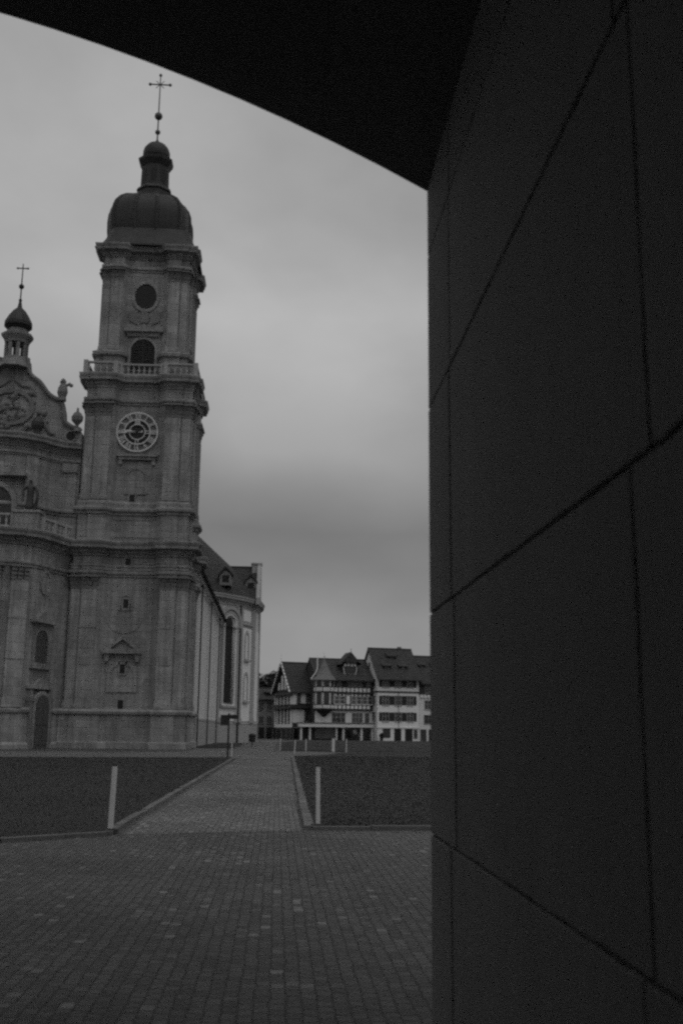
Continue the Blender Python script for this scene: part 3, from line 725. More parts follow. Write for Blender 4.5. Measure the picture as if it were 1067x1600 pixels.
# finials: carved figures and ball finials on the gable shoulders
for s_ in (-1,1):
    q = MB(); q.lathe(AX+s_*4.0,79.4,[(.35,26.9),(.3,27.2),(.42,27.6),(.36,28.0),(.2,28.3),(.26,28.5),(.1,28.75)],8)
    q.tube((AX+s_*4.1,79.4,28.1),(AX+s_*4.6,79.4,28.35),.12); q.ball((AX+s_*4.65,79.4,28.2),.16,6); cb(q,'finial',M['carved'],front)
    q = MB(); q.lathe(AX+s_*5.3,79.4,[(.3,24.4),(.14,24.7),(.14,24.95),(.44,25.3),(.47,25.6),(.3,25.9),(.1,26.05),(.08,26.35)],10); cb(q,'finial',M['carved'],front)
    q = MB(); q.lathe(AX+s_*2.55,78.2,[(.36,23.5),(.28,23.75),(.3,24.0),(.48,24.4),(.5,24.7),(.3,25.05),(.12,25.2),(.18,25.4),(.05,25.6)],10); cb(q,'finial',M['bronze'],front)

# --- nave side and round hall
RC_, RY_, RR_ = -21.6, 143.0, 18.85
NXW = -7.4
q = MB(); q.box(AX-13.9,88.6,-.3,NXW,134,15.0); nave = cb(q,'nave_wall',M['plaster'])
q = MB(); on = (NXW,88.6)
q.obox(on,FX,NX,.0,46,-.1,.10,-.3,2.3); q.obox(on,FX,NX,0,46,-.1,.14,2.3,2.5)
cb(q,'plinth',M['lesene'],nave)
q = MB()
for u in (0.6,9.2,21.0,31.0,40.2): q.obox(on,FX,NX,u,u+1.5,-.1,.10,2.5,14.2); q.cut()
q.sweep([(NXW,88.6),(NXW,131)],cornice(14.2,15.0,.55),False)
cb(q,'pilaster',M['plaster'],nave)
q = MB()
for y_ in (95.0,108.5,124.5): q.cut(); q.tube((NXW+.32,y_,-.3),(NXW+.32,y_,14.6),.075); q.ball((NXW+.32,y_,14.4),.14,6)  # pipes added in place of the dark lines of pilaster edges
cb(q,'downpipe',M['iron'],nave)
q = MB(); zr = 30.5
q.add([(NXW+.65,88.6,14.95),(NXW+.65,134,14.95),(AX,134,zr),(AX,88.6,zr),(2*AX-NXW-.65,88.6,14.95),(2*AX-NXW-.65,134,14.95),
       (NXW+.65,88.6,14.75),(NXW+.65,134,14.75)],[(0,1,2,3),(3,2,5,4),(0,3,4),(1,5,2),(0,6,7,1)])
q.tube((NXW+.75,88.6,14.9),(NXW+.75,132,14.9),.12)
cb(q,'nave_roof',M['slate'])
def arcpath(r, a0, a1, n_): return [(RC_+r*cos(R(a0+(a1-a0)*i/n_)), RY_+r*sin(R(a0+(a1-a0)*i/n_))) for i in range(n_+1)]
q = MB(); q.prism(arcpath(RR_,0,354,59),-.4,18.2); hall = cb(q,'round_hall',M['plaster'])
ap_ = arcpath(RR_,-70,60,60)
q = MB(); q.sweep(ap_,[(-.1,-.4),(.14,-.4),(.14,2.1),(.2,2.2),(.1,2.35),(-.1,2.4)],False); cb(q,'plinth',M['lesene'],hall)
q = MB(); q.sweep(ap_,cornice(17.3,18.3,.75),False); q.sweep(ap_,moulding(16.95,17.2,.14),False); cb(q,'cornice',M['lesene'],hall)
def hframe(a): 
    a = R(a); n_ = (cos(a),sin(a)); return (RC_+RR_*n_[0], RY_+RR_*n_[1]), (-n_[1],n_[0]), n_
for a_ in (-42.6,-29.0,-16.0,0):
    o_, t_, n_ = hframe(a_); q = MB(); q.obox(o_,t_,n_,-.75,.75,-.3,.2,2.3,17.0); q.obox(o_,t_,n_,-.85,.85,-.3,.28,2.3,2.9); cb(q,'pilaster',M['lesene'],hall)
for a_ in (-43.3,-29.2):
    o_, t_, n_ = hframe(a_); q = MB(); q.obox(o_,t_,n_,-.1,.1,.18,.34,-.3,17.2); cb(q,'downpipe',M['iron'],hall)  # added pipes again, drawing the hall's dark pilaster edge lines
o_, t_, n_ = hframe(-35.6)
window(o_,t_,n_,arch_pts(0,3.3,4.1,14.6,16),arch_pts(0,2.6,4.3,14.6,16),.30,M['lesene'],hall,'tall_window',M['lesene'])
window(o_,t_,n_,arch_pts(0,2.6,4.3,14.6,16),arch_pts(0,2.2,4.5,14.6,16),.24,M['plaster'],hall,'tall_window',M['panel'])
q = MB(); q.poly(o_,t_,n_,arch_pts(-.25,1.55,4.75,14.7,14),-.1,.12); tall = cb(q,'window_glass',M['dark'],hall)
q = MB(); q.obox(o_,t_,n_,-1.5,1.5,-.2,.5,4.1,4.4); cb(q,'window_sill',M['lesene'],hall)
q = MB(); q.ring(o_,t_,n_,[(-2.2,14.2)]+[(2.2,14.2)]+[(2.2*cos(pi*i/14),14.7+2.2*sin(pi*i/14)) for i in range(15)],[(-1.75,14.2)]+[(1.75,14.2)]+[(1.75*cos(pi*i/14),14.7+1.75*sin(pi*i/14)) for i in range(15)],-.1,.36); cb(q,'arch_moulding',M['lesene'],hall)
q = MB(); q.obox(o_,t_,n_,-1.7,1.7,-.3,.14,2.5,4.1); cb(q,'wall_panel',M['panel'],hall)
o_, t_, n_ = hframe(-23.0)
q = MB(); q.obox(o_,t_,n_,-1.5,1.5,-.3,.10,2.5,14.4); q.obox(o_,t_,n_,-1.2,1.2,-.3,.12,15.3,16.7); cb(q,'wall_panel',M['panel'],hall)
for z0 in (5.0,10.3):
    window(o_,t_,n_,arch_pts(0,1.4,z0,z0+2.6,10,1.2),arch_pts(0,.9,z0+.2,z0+2.6,10,.9),.2,M['lesene'],hall,'wall_niche',M['lesene'])
    q = MB(); q.obox(o_,t_,n_,-.8,.8,-.2,.42,z0-.2,z0+.02); cb(q,'niche_sill',M['lesene'],hall)
q = MB(); q.sweep(arcpath(RR_,-29,-17,8),moulding(14.6,15.0,.25),False); cb(q,'string_course',M['lesene'],hall)
o_, t_, n_ = hframe(-9)
q = MB(); q.obox(o_,t_,n_,-1.2,1.2,-.3,.10,2.5,14.4); cb(q,'wall_panel',M['panel'],hall)
q = MB(); q.lathe(RC_,RY_,[(19.55,18.2),(19.45,18.45),(17.6,20.6),(15.4,23.0),(4,33.5),(.5,34)],60); hr_ = cb(q,'hall_roof',M['slate'])
gx0, gx1, gy, gw, gz0, gz1 = -12.0, -2.75, 142.0, 5.8, 18.3, 23.5
q = MB(); q.add([(gx0,gy-gw,gz0),(gx1,gy-gw,gz0),(gx1,gy,gz1),(gx0,gy,gz1),(gx0,gy+gw,gz0),(gx1,gy+gw,gz0)],[(0,1,2,3),(3,2,5,4),(0,3,4),(1,5,2),(0,4,5,1)])
q.tube((gx0,gy,gz1),(gx1,gy,gz1),.16,seg=6); cb(q,'cross_gable',M['slate'],hr_)
q = MB(); q.poly((gx1,gy),(0,1),(1,0),[(-gw,gz0-.6),(gw,gz0-.6),(gw,gz0+.3),(1.2,gz1+.1),(1.2,gz1+.45),(-1.2,gz1+.45),(-1.2,gz1+.1),(-gw,gz0+.3)],-.35,.15)
q.box(gx1-1.1,gy-1.0,gz1-1.5,gx1+.1,gy+1.0,gz1+.3); q.box(gx1-1.25,gy-1.15,gz1+.3,gx1+.25,gy+1.15,gz1+.5); cb(q,'gable_end',M['lesene'],hr_)
def dormer(x, y, z, w_, h_):
    q = MB(); q.poly((x,y),F,NF,[(-w_/2,z),(w_/2,z),(w_/2,z+h_*.7),(0,z+h_),(-w_/2,z+h_*.7)],-2.2,0); f = cb(q,'dormer',M['dull'],hr_)
    q = MB(); q.poly((x,y),F,NF,rect_(-w_*.28,w_*.28,z+.2*h_,z+.65*h_),-.05,.04); cb(q,'pane',M['dark'],hr_)
    q = MB(); q.poly((x,y+.0),F,NF,[(-w_*.62,z+h_*.62),(0,z+h_*1.08),(w_*.62,z+h_*.62),(w_*.62,z+h_*.72),(0,z+h_*1.2),(-w_*.62,z+h_*.72)],-2.2,.2); cb(q,'dormer_roof',M['slate'],hr_)
def rect_(u0,u1,z0,z1): return [(u0,z0),(u1,z0),(u1,z1),(u0,z1)]
dormer(-6.9,130.6,19.4,1.5,2.0); dormer(-3.9,138.2,19.4,1.5,2.2)

# ------------------------------------------------------------------ statue standing on the church parapet
def statue(loc):
    me = bpy.data.meshes.new('statue')
    pts = [((0,0,1.15),.27),((0,0,.6),.33),((0,0,.06),.40),((0,.02,1.62),.31),((0,.02,1.95),.20),((0,0,2.12),.10),((0,-.03,2.32),.15),((0,-.03,2.48),.10),
           ((-.36,0,1.86),.14),((-.58,-.08,1.5),.11),((-.42,-.30,1.25),.09),((.36,0,1.86),.14),((.50,-.05,1.45),.12),((.55,-.12,1.0),.14),((.45,-.02,.5),.17),((.38,0,.1),.17)]
    ed = [(0,1),(1,2),(0,3),(3,4),(4,5),(5,6),(6,7),(4,8),(8,9),(9,10),(4,11),(11,12),(12,13),(13,14),(14,15)]
    me.from_pydata([p for p, _ in pts], ed, []); o = bpy.data.objects.new('statue', me); COL.objects.link(o)
    md = o.modifiers.new('skin','SKIN'); 
    for v, (_, r_) in zip(me.skin_vertices[0].data, pts): v.radius = (r_, r_*.85)
    me.skin_vertices[0].data[0].use_root = True
    sb = o.modifiers.new('sub','SUBSURF'); sb.levels = 2; sb.render_levels = 2
    me.materials.append(M['bronze']); o.location = loc
    tag(o,'dark draped statue of a saint standing on the church parapet','statue')
statue((AX+2.95,75.9,17.12))

# ------------------------------------------------------------------ houses across the square (local x along the front, y into the house)
def hroot(name, x, y, rot, label): return empty(name, (x, y, 0), label, 'house', 'old houses closing the far side of the square', R(rot))
FO, FT, FN = (0,0), (1,0), (0,-1)
LO, LT, LN = (0,0), (0,1), (-1,0)
def rect(u0,u1,z0,z1): return [(u0,z0),(u1,z0),(u1,z1),(u0,z1)]
def hwin(p, o, t, n, u0, u1, z0, z1, mull=1, fm='frame', gm='glass', off=0., rows=2):
    q = MB(); wd = .07
    q.ring(o,t,n,rect(u0-wd,u1+wd,z0-wd,z1+wd),rect(u0,u1,z0,z1),-.05+off,.07+off)
    for i in range(1,mull+1):
        c_ = u0+(u1-u0)*i/(mull+1); q.obox(o,t,n,c_-.035,c_+.035,-.02+off,.05+off,z0,z1)
    for i in range(1,rows): 
        c_ = z0+(z1-z0)*i/rows+.1; q.obox(o,t,n,u0,u1,-.02+off,.045+off,c_-.03,c_+.03)
    q.obox(o,t,n,u0-.12,u1+.12,-.05+off,.14+off,z0-.16,z0-.075)
    f = q.build('window',M[fm],p); q = MB(); q.poly(o,t,n,rect(u0,u1,z0,z1),-.05+off,.02+off); q.build('pane',M[gm],f); return f
def hshut(p, o, t, n, u0, u1, z0, z1, off=0.):
    q = MB(); q.obox(o,t,n,u0,u1,-.02+off,.06+off,z0,z1)
    k_ = int((z1-z0)/.16)
    for i in range(k_): q.obox(o,t,n,u0+.07,u1-.07,.0+off,.085+off,z0+.1+i*.16,z0+.17+i*.16)
    q.build('shutter',M['shutter'],p)
def gable_roof(p, w_, d_, ze, zr, oe=.8, og=.4, th=.22, m='tile', ridge_y=None, hipl=0., hipr=0.):
    """ridge along the front; eave overhang oe, verge overhang og"""
    ry = d_/2 if ridge_y is None else ridge_y; sl_ = (zr-ze)/ry; q = MB()
    ye0, ye1 = -oe, d_+oe; ze0 = ze-oe*sl_*.55; x0, x1 = -og, w_+og
    A = [(x0,ye0,ze0),(x1,ye0,ze0),(x1-hipr,ry,zr),(x0+hipl,ry,zr),(x0,ye1,ze0),(x1,ye1,ze0)]
    B = [(x,y,z-th) for x,y,z in A]
    q.add(A+B,[(0,1,2,3),(3,2,5,4),(7,6,9,8),(8,9,10,11),(0,6,7,1),(4,5,11,10),(0,3,9,6),(3,4,10,9),(1,7,8,2),(2,8,11,5)])
    # gable triangles keep the roof closed when it is hipped
    if hipr: q.add([A[1],A[5],A[2]],[(0,1,2)])
    if hipl: q.add([A[0],A[3],A[4]],[(0,1,2)])
    q.tube((x0+hipl,ry,zr+.02),(x1-hipr,ry,zr+.02),.16,seg=6)
    return q.build('roof',M[m],p)
def gable_wall(q, x0, x1, d_, ze, zr):
    q.box(x0,0,-.6,x1,d_,ze)
    q.add([(x0,0,ze-.01),(x0,d_,ze-.01),(x0,d_/2,zr-.3),(x1,0,ze-.01),(x1,d_,ze-.01),(x1,d_/2,zr-.3)],[(0,1,2),(3,5,4),(0,2,5,3),(1,4,5,2)])
def roof_dormer(p, rf, x, y, z, w_, h_, dp, m='timber'):
    q = MB(); q.poly((x,y),FT,FN,[(-w_/2,z),(w_/2,z),(w_/2,z+h_),(-w_/2,z+h_)],-dp,0); f = q.build('dormer',M[m],rf)
    # shed roof
    q = MB(); q.add([(x-w_/2-.3,y-.35,z+h_-.05),(x+w_/2+.3,y-.35,z+h_-.05),(x+w_/2+.3,y+dp,z+h_+.65),(x-w_/2-.3,y+dp,z+h_+.65),
                     (x-w_/2-.3,y-.35,z+h_+.12),(x+w_/2+.3,y-.35,z+h_+.12),(x+w_/2+.3,y+dp,z+h_+.8),(x-w_/2-.3,y+dp,z+h_+.8)],
                    [(3,2,1,0),(4,5,6,7),(0,1,5,4),(1,2,6,5),(2,3,7,6),(3,0,4,7)]); q.build('dormer_roof',M['tile'],rf)
    q = MB(); q.poly((x,y),FT,FN,rect(-w_*.32,w_*.32,z+.15*h_,z+.85*h_),-.05,.04); q.build('pane',M['glass'],rf)

# --- tall white house with three rows of shuttered windows
h = hroot('white_house', 19.2, 200, 13, 'tall white plastered house with three rows of dark shuttered windows and small roof dormers')
W3, D3 = 8.5, 10.5
q = MB(); gable_wall(q,0,W3,D3,11.7,17.3); q.build('wall',M['white'],h)
rf = gable_roof(h,W3,D3,11.85,17.5,oe=1.15,og=.35,hipr=.0)
q = MB(); q.obox(FO,FT,FN,-.12,W3+.12,-.1,.16,8.72,8.98); q.obox(LO,LT,LN,0,D3,-.1,.16,8.72,8.98); q.build('string_course',M['timber'],h)
q = MB(); q.obox(FO,FT,FN,-.1,W3+.1,-.1,.12,1.95,2.2); q.build('fascia',M['cream'],h)
for z0, z1 in ((9.75,11.25),(6.35,8.1),(3.3,4.95)):
    for j, u in enumerate((1.05,3.6,6.05)):
        hwin(h,FO,FT,FN,u,u+1.2,z0,z1,mull=2 if z0 > 9 and j < 2 else 1)
        hshut(h,FO,FT,FN,u-.72,u-.1,z0,z1); hshut(h,FO,FT,FN,u+1.3,u+1.92,z0,z1)
    hwin(h,LO,LT,LN,1.2,2.1,z0,z1,0); hshut(h,LO,LT,LN,2.3,2.9,z0,z1)
    hwin(h,LO,LT,LN,5.6,6.5,z0,z1,0)
hwin(h,LO,LT,LN,4.6,5.5,13.2,14.6,0,gm='dark')
def opening(p, o, t, n, u0, u1, z0, z1, name='door', gm='dark', fm='timber'):
    q = MB(); q.ring(o,t,n,rect(u0-.1,u1+.1,z0-.05,z1+.12),rect(u0,u1,z0,z1),-.05,.1); f = q.build(name,M[fm],p)
    q = MB(); q.poly(o,t,n,rect(u0,u1,z0,z1),-.05,.03)
    q.build('pane',M[gm],f)
    return f
opening(h,FO,FT,FN,1.2,2.5,.25,1.8,'shop_window','glass'); opening(h,FO,FT,FN,3.5,4.7,-.38,1.8,'door'); opening(h,FO,FT,FN,5.7,7.0,-.38,1.8,'door')
opening(h,FO,FT,FN,7.4,8.1,.1,1.75,'shop_window','glass','frame')
q = MB(); q.tube((4.25,-.12,-.4),(4.25,-.12,8.7),.045,seg=6); q.build('downpipe',M['iron'],h)
roof_dormer(h,rf,2.3,1.05,13.0,1.3,.8,1.4); roof_dormer(h,rf,5.6,1.05,13.0,1.3,.8,1.4); roof_dormer(h,rf,4.0,3.2,15.3,1.5,.6,1.1)
q = MB(); q.box(6.2,5.6,16.4,6.9,6.3,18.0); q.build('chimney',M['dull'],rf)

# --- half-timbered house with oriel and big dormer
h = hroot('timbered_house', 7.25, 200.2, 13, 'half-timbered house with a corner oriel, bands of white panels and a large gabled dormer')
W2, D2 = 11.6, 9.5
q = MB(); gable_wall(q,0,W2,D2,11.3,15.0); q.build('wall',M['timber'],h)
rf = gable_roof(h,W2,D2,11.55,15.3,oe=1.3,og=.1)
q = MB(); q.obox(FO,FT,FN,.0,W2,-.1,.03,2.7,5.25); q.build('plaster_wall',M['cream'],h)
q = MB()
for z0, z1, d in ((5.22,5.5,.42),(6.18,6.34,.40),(8.42,8.7,.55),(9.55,9.75,.50),(11.0,11.3,.6)): q.obox(FO,FT,FN,0,W2-.1,-.1,d,z0,z1)
q.obox(FO,FT,FN,3.4,W2-.1,-.1,.3,5.5,8.5); q.obox(FO,FT,FN,3.4,W2-.1,-.1,.42,8.7,11.0); q.build('jetty',M['timber'],h)
q = MB(); u = 3.75
while u < W2-.6:
    q.obox(FO,FT,FN,u,u+.56,.2,.40,5.54,6.14); q.obox(FO,FT,FN,u,u+.58,.3,.50,8.76,9.5)
    if random.random() < .8: q.obox(FO,FT,FN,u+.05,u+.5,.2,.345,7.98,8.35)
    u += .82
for u in (6.15,): q.obox(FO,FT,FN,u,u+.7,.2,.345,6.4,8.35)
q.build('white_panels',M['white'],h)
for u in (3.85,4.95,7.2,8.3,9.5,10.5): hwin(h,FO,FT,FN,u,u+.8,6.45,7.85,0,'cream','glass',.33)
for u in (4.2,6.3,7.3,8.4,10.2): hwin(h,FO,FT,FN,u,u+.85,9.9,10.95,0,'dull','glass',.44)
for u0, u1 in ((3.4,6.0),(7.4,9.5),(10.0,10.8)): hwin(h,FO,FT,FN,u0,u1,2.95,4.75,2 if u1-u0 > 1 else 0,'frame','glass',.04)
# corner oriel, five-sided, on a bracket, with flared pointed roof and finial
OX, OY = 1.75, .1
q = MB(); q.lathe(OX,OY,[(.25,3.9),(.9,4.5),(1.75,5.15),(1.95,5.4),(1.95,11.0)],8,pi/8); orl = q.build('oriel',M['timber'],h)
q = MB()
for i in range(8):
    a_ = 2*pi*i/8; n_ = (cos(a_),sin(a_)); t_ = (-sin(a_),cos(a_))
    if n_[1] > .5: continue
    o_ = (OX+n_[0]*1.95*cos(pi/8),OY+n_[1]*1.95*cos(pi/8))
    for u in (-.62,-.16,.30): 
        q.obox(o_,t_,n_,u,u+.34,-.05,.06,5.56,6.14); q.obox(o_,t_,n_,u,u+.34,-.05,.06,8.78,9.48)
    for u in (-.70,.58): q.obox(o_,t_,n_,u,u+.12,-.05,.08,6.3,8.4); q.obox(o_,t_,n_,u,u+.12,-.05,.08,9.7,10.9)
q.build('white_panels',M['white'],orl)
q = MB()
for i in range(8):
    a_ = 2*pi*i/8; n_ = (cos(a_),sin(a_)); t_ = (-sin(a_),cos(a_))
    if n_[1] > .5: continue
    o_ = (OX+n_[0]*1.95*cos(pi/8),OY+n_[1]*1.95*cos(pi/8))
    q.obox(o_,t_,n_,-.5,.5,-.05,.04,6.45,8.2); q.obox(o_,t_,n_,-.5,.5,-.05,.04,9.8,10.8)
q.build('oriel_glass',M['glass'],orl)
q = MB(); q.lathe(OX,OY,[(2.6,10.85),(2.45,11.05),(1.75,11.7),(1.1,12.7),(.5,14.0),(.08,15.0)],8,pi/8); q.build('oriel_roof',M['tile_pale'],orl)
q = MB(); q.tube((OX,OY,14.8),(OX,OY,16.3),.06,.03); q.ball((OX,OY,15.4),.14,8); q.build('finial',M['frame'],orl)
q = MB()   # carved bargeboard curling up beside the oriel
bp = spl([(-.9,11.0),(-.55,11.5),(.1,12.3),(.45,13.2),(.55,14.6),(.7,15.6)],5)
for (xa,za),(xb,zb) in zip(bp[:-1],bp[1:]): q.tube((xa-.2,-.9+.25*(za-11),za),(xb-.2,-.9+.25*(zb-11),zb),.09,seg=5)
q.build('bargeboard',M['white'],h)
# big dormer
dx, dy = 7.05, .4
q = MB(); q.poly((dx,dy),FT,FN,[(-1.2,12.0),(1.25,12.0),(1.5,13.9),(1.5,14.6),(0,16.0),(-1.5,14.6),(-1.5,13.9)],-3.2,0); dm = q.build('dormer',M['timber'],rf)
q = MB()
for u in (-1.2,-.55,.15,.8):
    q.obox((dx,dy),FT,FN,u,u+.42,-.02,.06,13.7,14.15)
    if -1 < u: q.obox((dx,dy),FT,FN,u-.05,u+.32,-.02,.06,14.3,14.65)
for u in (-1.0,-.4,.2,.8): q.obox((dx,dy),FT,FN,u-.12,u+.22,-.02,.06,12.0,12.2)
q.poly((dx,dy),FT,FN,[(-1.42,13.6),(-1.3,13.6),(-1.05,12.1),(-1.18,12.1)],-.02,.07); q.poly((dx,dy),FT,FN,[(1.3,13.6),(1.42,13.6),(1.2,12.1),(1.08,12.1)],-.02,.07)
q.build('white_panels',M['white'],dm)
q = MB(); q.poly((dx,dy),FT,FN,rect(-.9,.9,12.35,13.5),-.02,.04); q.build('pane',M['glass'],dm)
q = MB()
zt = 16.45
for s_ in (-1,1):
    A = [(dx+s_*2.05,dy-.7,14.15),(dx,dy-.7,zt),(dx,dy+3.4,zt),(dx+s_*2.05,dy+3.4,14.15)]; B = [(x,y,z-.2) for x,y,z in A]
    q.add(A+B,[(0,1,2,3),(7,6,5,4),(0,4,5,1),(1,5,6,2),(2,6,7,3),(3,7,4,0)])
q.poly((dx,dy-.62),FT,FN,[(-1.5,14.5),(1.5,14.5),(.6,15.55),(0,16.2),(-.6,15.55)],-.1,.05); q.tube((dx,dy-.5,zt-.1),(dx,dy-.5,zt+.6),.06)
q.build('dormer_roof',M['tile'],dm)
# shop fascia and ground floor openings
q = MB(); q.obox((-3.3,0),FT,FN,0,W2+3.2,-.2,1.3,2.05,2.75); q.build('fascia',M['cream'],h)
q = MB(); q.obox((-3.4,0),FT,FN,0,W2+3.4,-.2,1.45,2.76,2.88); q.build('fascia_cover',M['slate'],h)
q = MB(); q.obox(FO,FT,FN,-3.2,W2-.1,-.1,.02,-.5,2.05); q.build('shop_back',M['dark'],h)
q = MB()
for u, w_ in ((-2.9,.22),(-1.25,.28),(4.0,.22),(5.35,.3),(8.9,.4),(11.1,.3)): q.cut(); q.obox(FO,FT,FN,u,u+w_,0,.9,-.5,2.05)
q.build('shop_pillar',M['cream'],h)
for u0, u1 in ((.2,1.9),(2.2,3.8),(5.9,8.6),(9.5,10.9)): opening(h,FO,FT,FN,u0,u1,0,1.8,'shop_window','glass','dull')
q = MB()
for u in (6.4,7.6,9.8,10.3,10.6): q.cut(); q.ball((u,-.35,1.45+random.uniform(-.2,.2)),.07,6)
q.build('shop_lamp',M['frame'],h)

# --- jettied corner house with pillared gable
h = hroot('gabled_house', 2.97, 203, 20, 'gabled house with overhanging floors, white pillars on its gable and a steep dark roof')
W1, D1 = 5.6, 9.4
q = MB(); gable_wall(q,0,W1,D1,8.8,14.4); q.build('wall',M['timber'],h)
rf = gable_roof(h,W1,D1,8.95,14.6,oe=.5,og=.75)
q = MB(); q.obox(FO,FT,FN,.05,2.5,-.1,.05,2.8,5.3); q.obox(FO,FT,FN,1.75,2.75,-.1,.05,6.5,8.5); q.obox(FO,FT,FN,.0,.85,-.1,.05,6.3,8.7); q.build('plaster_wall',M['cream'],h)
q = MB(); q.obox(FO,FT,FN,0,W1,-.1,.7,5.55,6.0); q.obox(FO,FT,FN,0,W1,-.1,.35,8.5,8.8); q.build('jetty',M['timber'],h)
q = MB()
for z_ in (5.9,8.5):
    q.add([(-.95,-.5,z_-.35),(-.95,D1+.3,z_-.35),(.05,D1+.3,z_+.35),(.05,-.5,z_+.35),(-.95,-.5,z_-.5),(-.95,D1+.3,z_-.5),(.05,D1+.3,z_-.3),(.05,-.5,z_-.3)],
          [(0,1,2,3),(7,6,5,4),(0,4,5,1),(1,5,6,2),(2,6,7,3),(3,7,4,0)])
q.build('pent_roof',M['tile'],h)
q = MB()
for u in (.1,1.9,3.8,5.7,7.6,9.0): q.cut(); q.obox(LO,LT,LN,u,u+.42,-.1,.25,2.4,5.3); q.obox(LO,LT,LN,u,u+.5,-.1,.3,6.3,8.0)
q.obox(LO,LT,LN,0,D1,-.1,.2,1.9,2.5)
for u in (1.6,3.4,5.2,7.0): q.obox(LO,LT,LN,u,u+.9,-.1,.12,9.2,10.6 if abs(u-4.3) > 1.5 else 12.0)
q.build('pillar',M['white'],h)
q = MB()
for s_ in (0,1):
    p0, p1_ = ((-.85,-.6,8.6),(-.85,D1/2,14.7)) if s_ == 0 else ((-.85,D1+.6,8.6),(-.85,D1/2,14.7))
    for i in range(9):
        t0 = i/9; t1 = (i+.75)/9; q.tube(tuple(p0[c]+(p1_[c]-p0[c])*t0 for c in range(3)),tuple(p0[c]+(p1_[c]-p0[c])*t1 for c in range(3)),.2,.12,5)
q.tube((-.85,D1/2,14.5),(-.85,D1/2,16.4),.07,.03); q.build('bargeboard',M['white'],h)
for u0, u1, z0, z1 in ((1.0,1.6,6.7,8.3),(3.0,4.2,6.7,8.3),(2.8,4.2,3.1,5.0)): hwin(h,FO,FT,FN,u0,u1,z0,z1,1,'dull')
for u0, u1 in ((.3,2.4),(2.8,4.8)): opening(h,FO,FT,FN,u0,u1,-.3,1.8,'shop_window','glass','dull')
for u0, u1 in ((.6,2.6),(3.2,5.2),(5.8,8.4)): opening(h,LO,LT,LN,u0,u1,-.3,1.7,'shop_window','dark','dull')

# --- plain house half hidden behind the passage wall
h = hroot('plain_house', 27.55, 202.0, 13, 'plain pale house beside the white house, partly hidden by the dark passage wall')
W4, D4 = 12, 10
q = MB(); gable_wall(q,0,W4,D4,11.0,16.0); q.build('wall',M['cream'],h)
rf = gable_roof(h,W4,D4,11.1,16.2,oe=.9,og=-.05)
q = MB(); q.obox(FO,FT,FN,.02,W4,-.1,.25,8.5,10.9); q.build('timber_storey',M['timber'],h)
q = MB()
u = .2
while u < 6: q.obox(FO,FT,FN,u,u+.45,.1,.3,7.85,8.4); u += .7
q.build('white_panels',M['white'],h)
for u in (1.1,4.2,7.3): 
    hwin(h,FO,FT,FN,u,u+1.5,8.8,10.3,2,'dull','glass',.25); hwin(h,FO,FT,FN,u,u+1.2,5.7,7.3,1); hwin(h,FO,FT,FN,u-.1,u+1.5,3.0,4.5,1,'dull')
opening(h,FO,FT,FN,.3,1.3,-.3,1.7,'shop_window','glass'); opening(h,FO,FT,FN,2.0,3.6,-.3,1.7,'shop_window','glass')
for x in (1.5,4.2): roof_dormer(h,rf,x,2.6,13.6,1.2,.7,1.3)

# --- dull house behind, next to the round hall
h = hroot('dull_house', -4.6, 214, 16, 'low dull grey house with dark arcade between the round hall and the gabled house')
W0, D0 = 6.2, 8
q = MB(); gable_wall(q,0,W0,D0,7.6,9.6); q.build('wall',M['dull'],h)
rf = gable_roof(h,W0,D0,7.7,9.9,oe=.6,og=.3)
for z0, z1 in ((5.4,6.8),(2.7,4.0)):
    for u in (1.0,2.7,4.4): hwin(h,FO,FT,FN,u,u+.9,z0,z1,1,'dull')
for u in (1.0,2.6,4.2): opening(h,FO,FT,FN,u,u+1.25,-.38,1.9,'arcade_opening','dark','dull')
roof_dormer(h,rf,3.2,.9,8.3,1.2,.6,1.4)

# ------------------------------------------------------------------ trees beyond the houses
def tree(x, y, hgt, cw, label):
    r_ = empty('tree', (x,y,gz(y)), label, 'tree', 'trees beyond the houses')
    q = MB(); q.tube((0,0,-.2),(0,0,hgt*.55),.38,.2,8); limbs = []
    for i in range(7):
        a_ = random.uniform(0,2*pi); z0 = hgt*random.uniform(.32,.55); e = (cw*.36*cos(a_),cw*.36*sin(a_),z0+hgt*random.uniform(.12,.3)); q.tube((0,0,z0),e,.13,.05,6); limbs.append(e)
    q.build('trunk',M['bark'],r_)
    q = MB(); cl = [((random.gauss(0,.24)*cw,random.gauss(0,.24)*cw,hgt*random.uniform(.36,.9)),random.uniform(.12,.22)*cw) for _ in range(34)]
    for c_, rr in cl:
        for _ in range(150):
            a_, b_ = random.uniform(0,2*pi), random.gauss(0,1); d_ = rr*random.random()**.4; ph = math.acos(max(-1,min(1,random.uniform(-1,1))))
            p = (c_[0]+d_*sin(ph)*cos(a_), c_[1]+d_*sin(ph)*sin(a_), c_[2]+d_*cos(ph)*.8); s_ = random.uniform(.2,.42)
            v1 = [random.gauss(0,1) for _ in range(3)]; v2 = [random.gauss(0,1) for _ in range(3)]
            l1 = sqrt(sum(k*k for k in v1)); l2 = sqrt(sum(k*k for k in v2))
            q.add([tuple(p[k]-v1[k]/l1*s_ for k in range(3)),tuple(p[k]+v2[k]/l2*s_*.6 for k in range(3)),tuple(p[k]+v1[k]/l1*s_ for k in range(3)),tuple(p[k]-v2[k]/l2*s_*.6 for k in range(3))],[(0,1,2,3)])
    q.build('crown',M['leaf'],r_)
tree(-4.2,232,15.2,8,'dark leafy tree rising directly beside the round hall wall')
tree(.4,236,16.0,8.5,'dark leafy tree behind the dull grey house, nearer the gabled house')

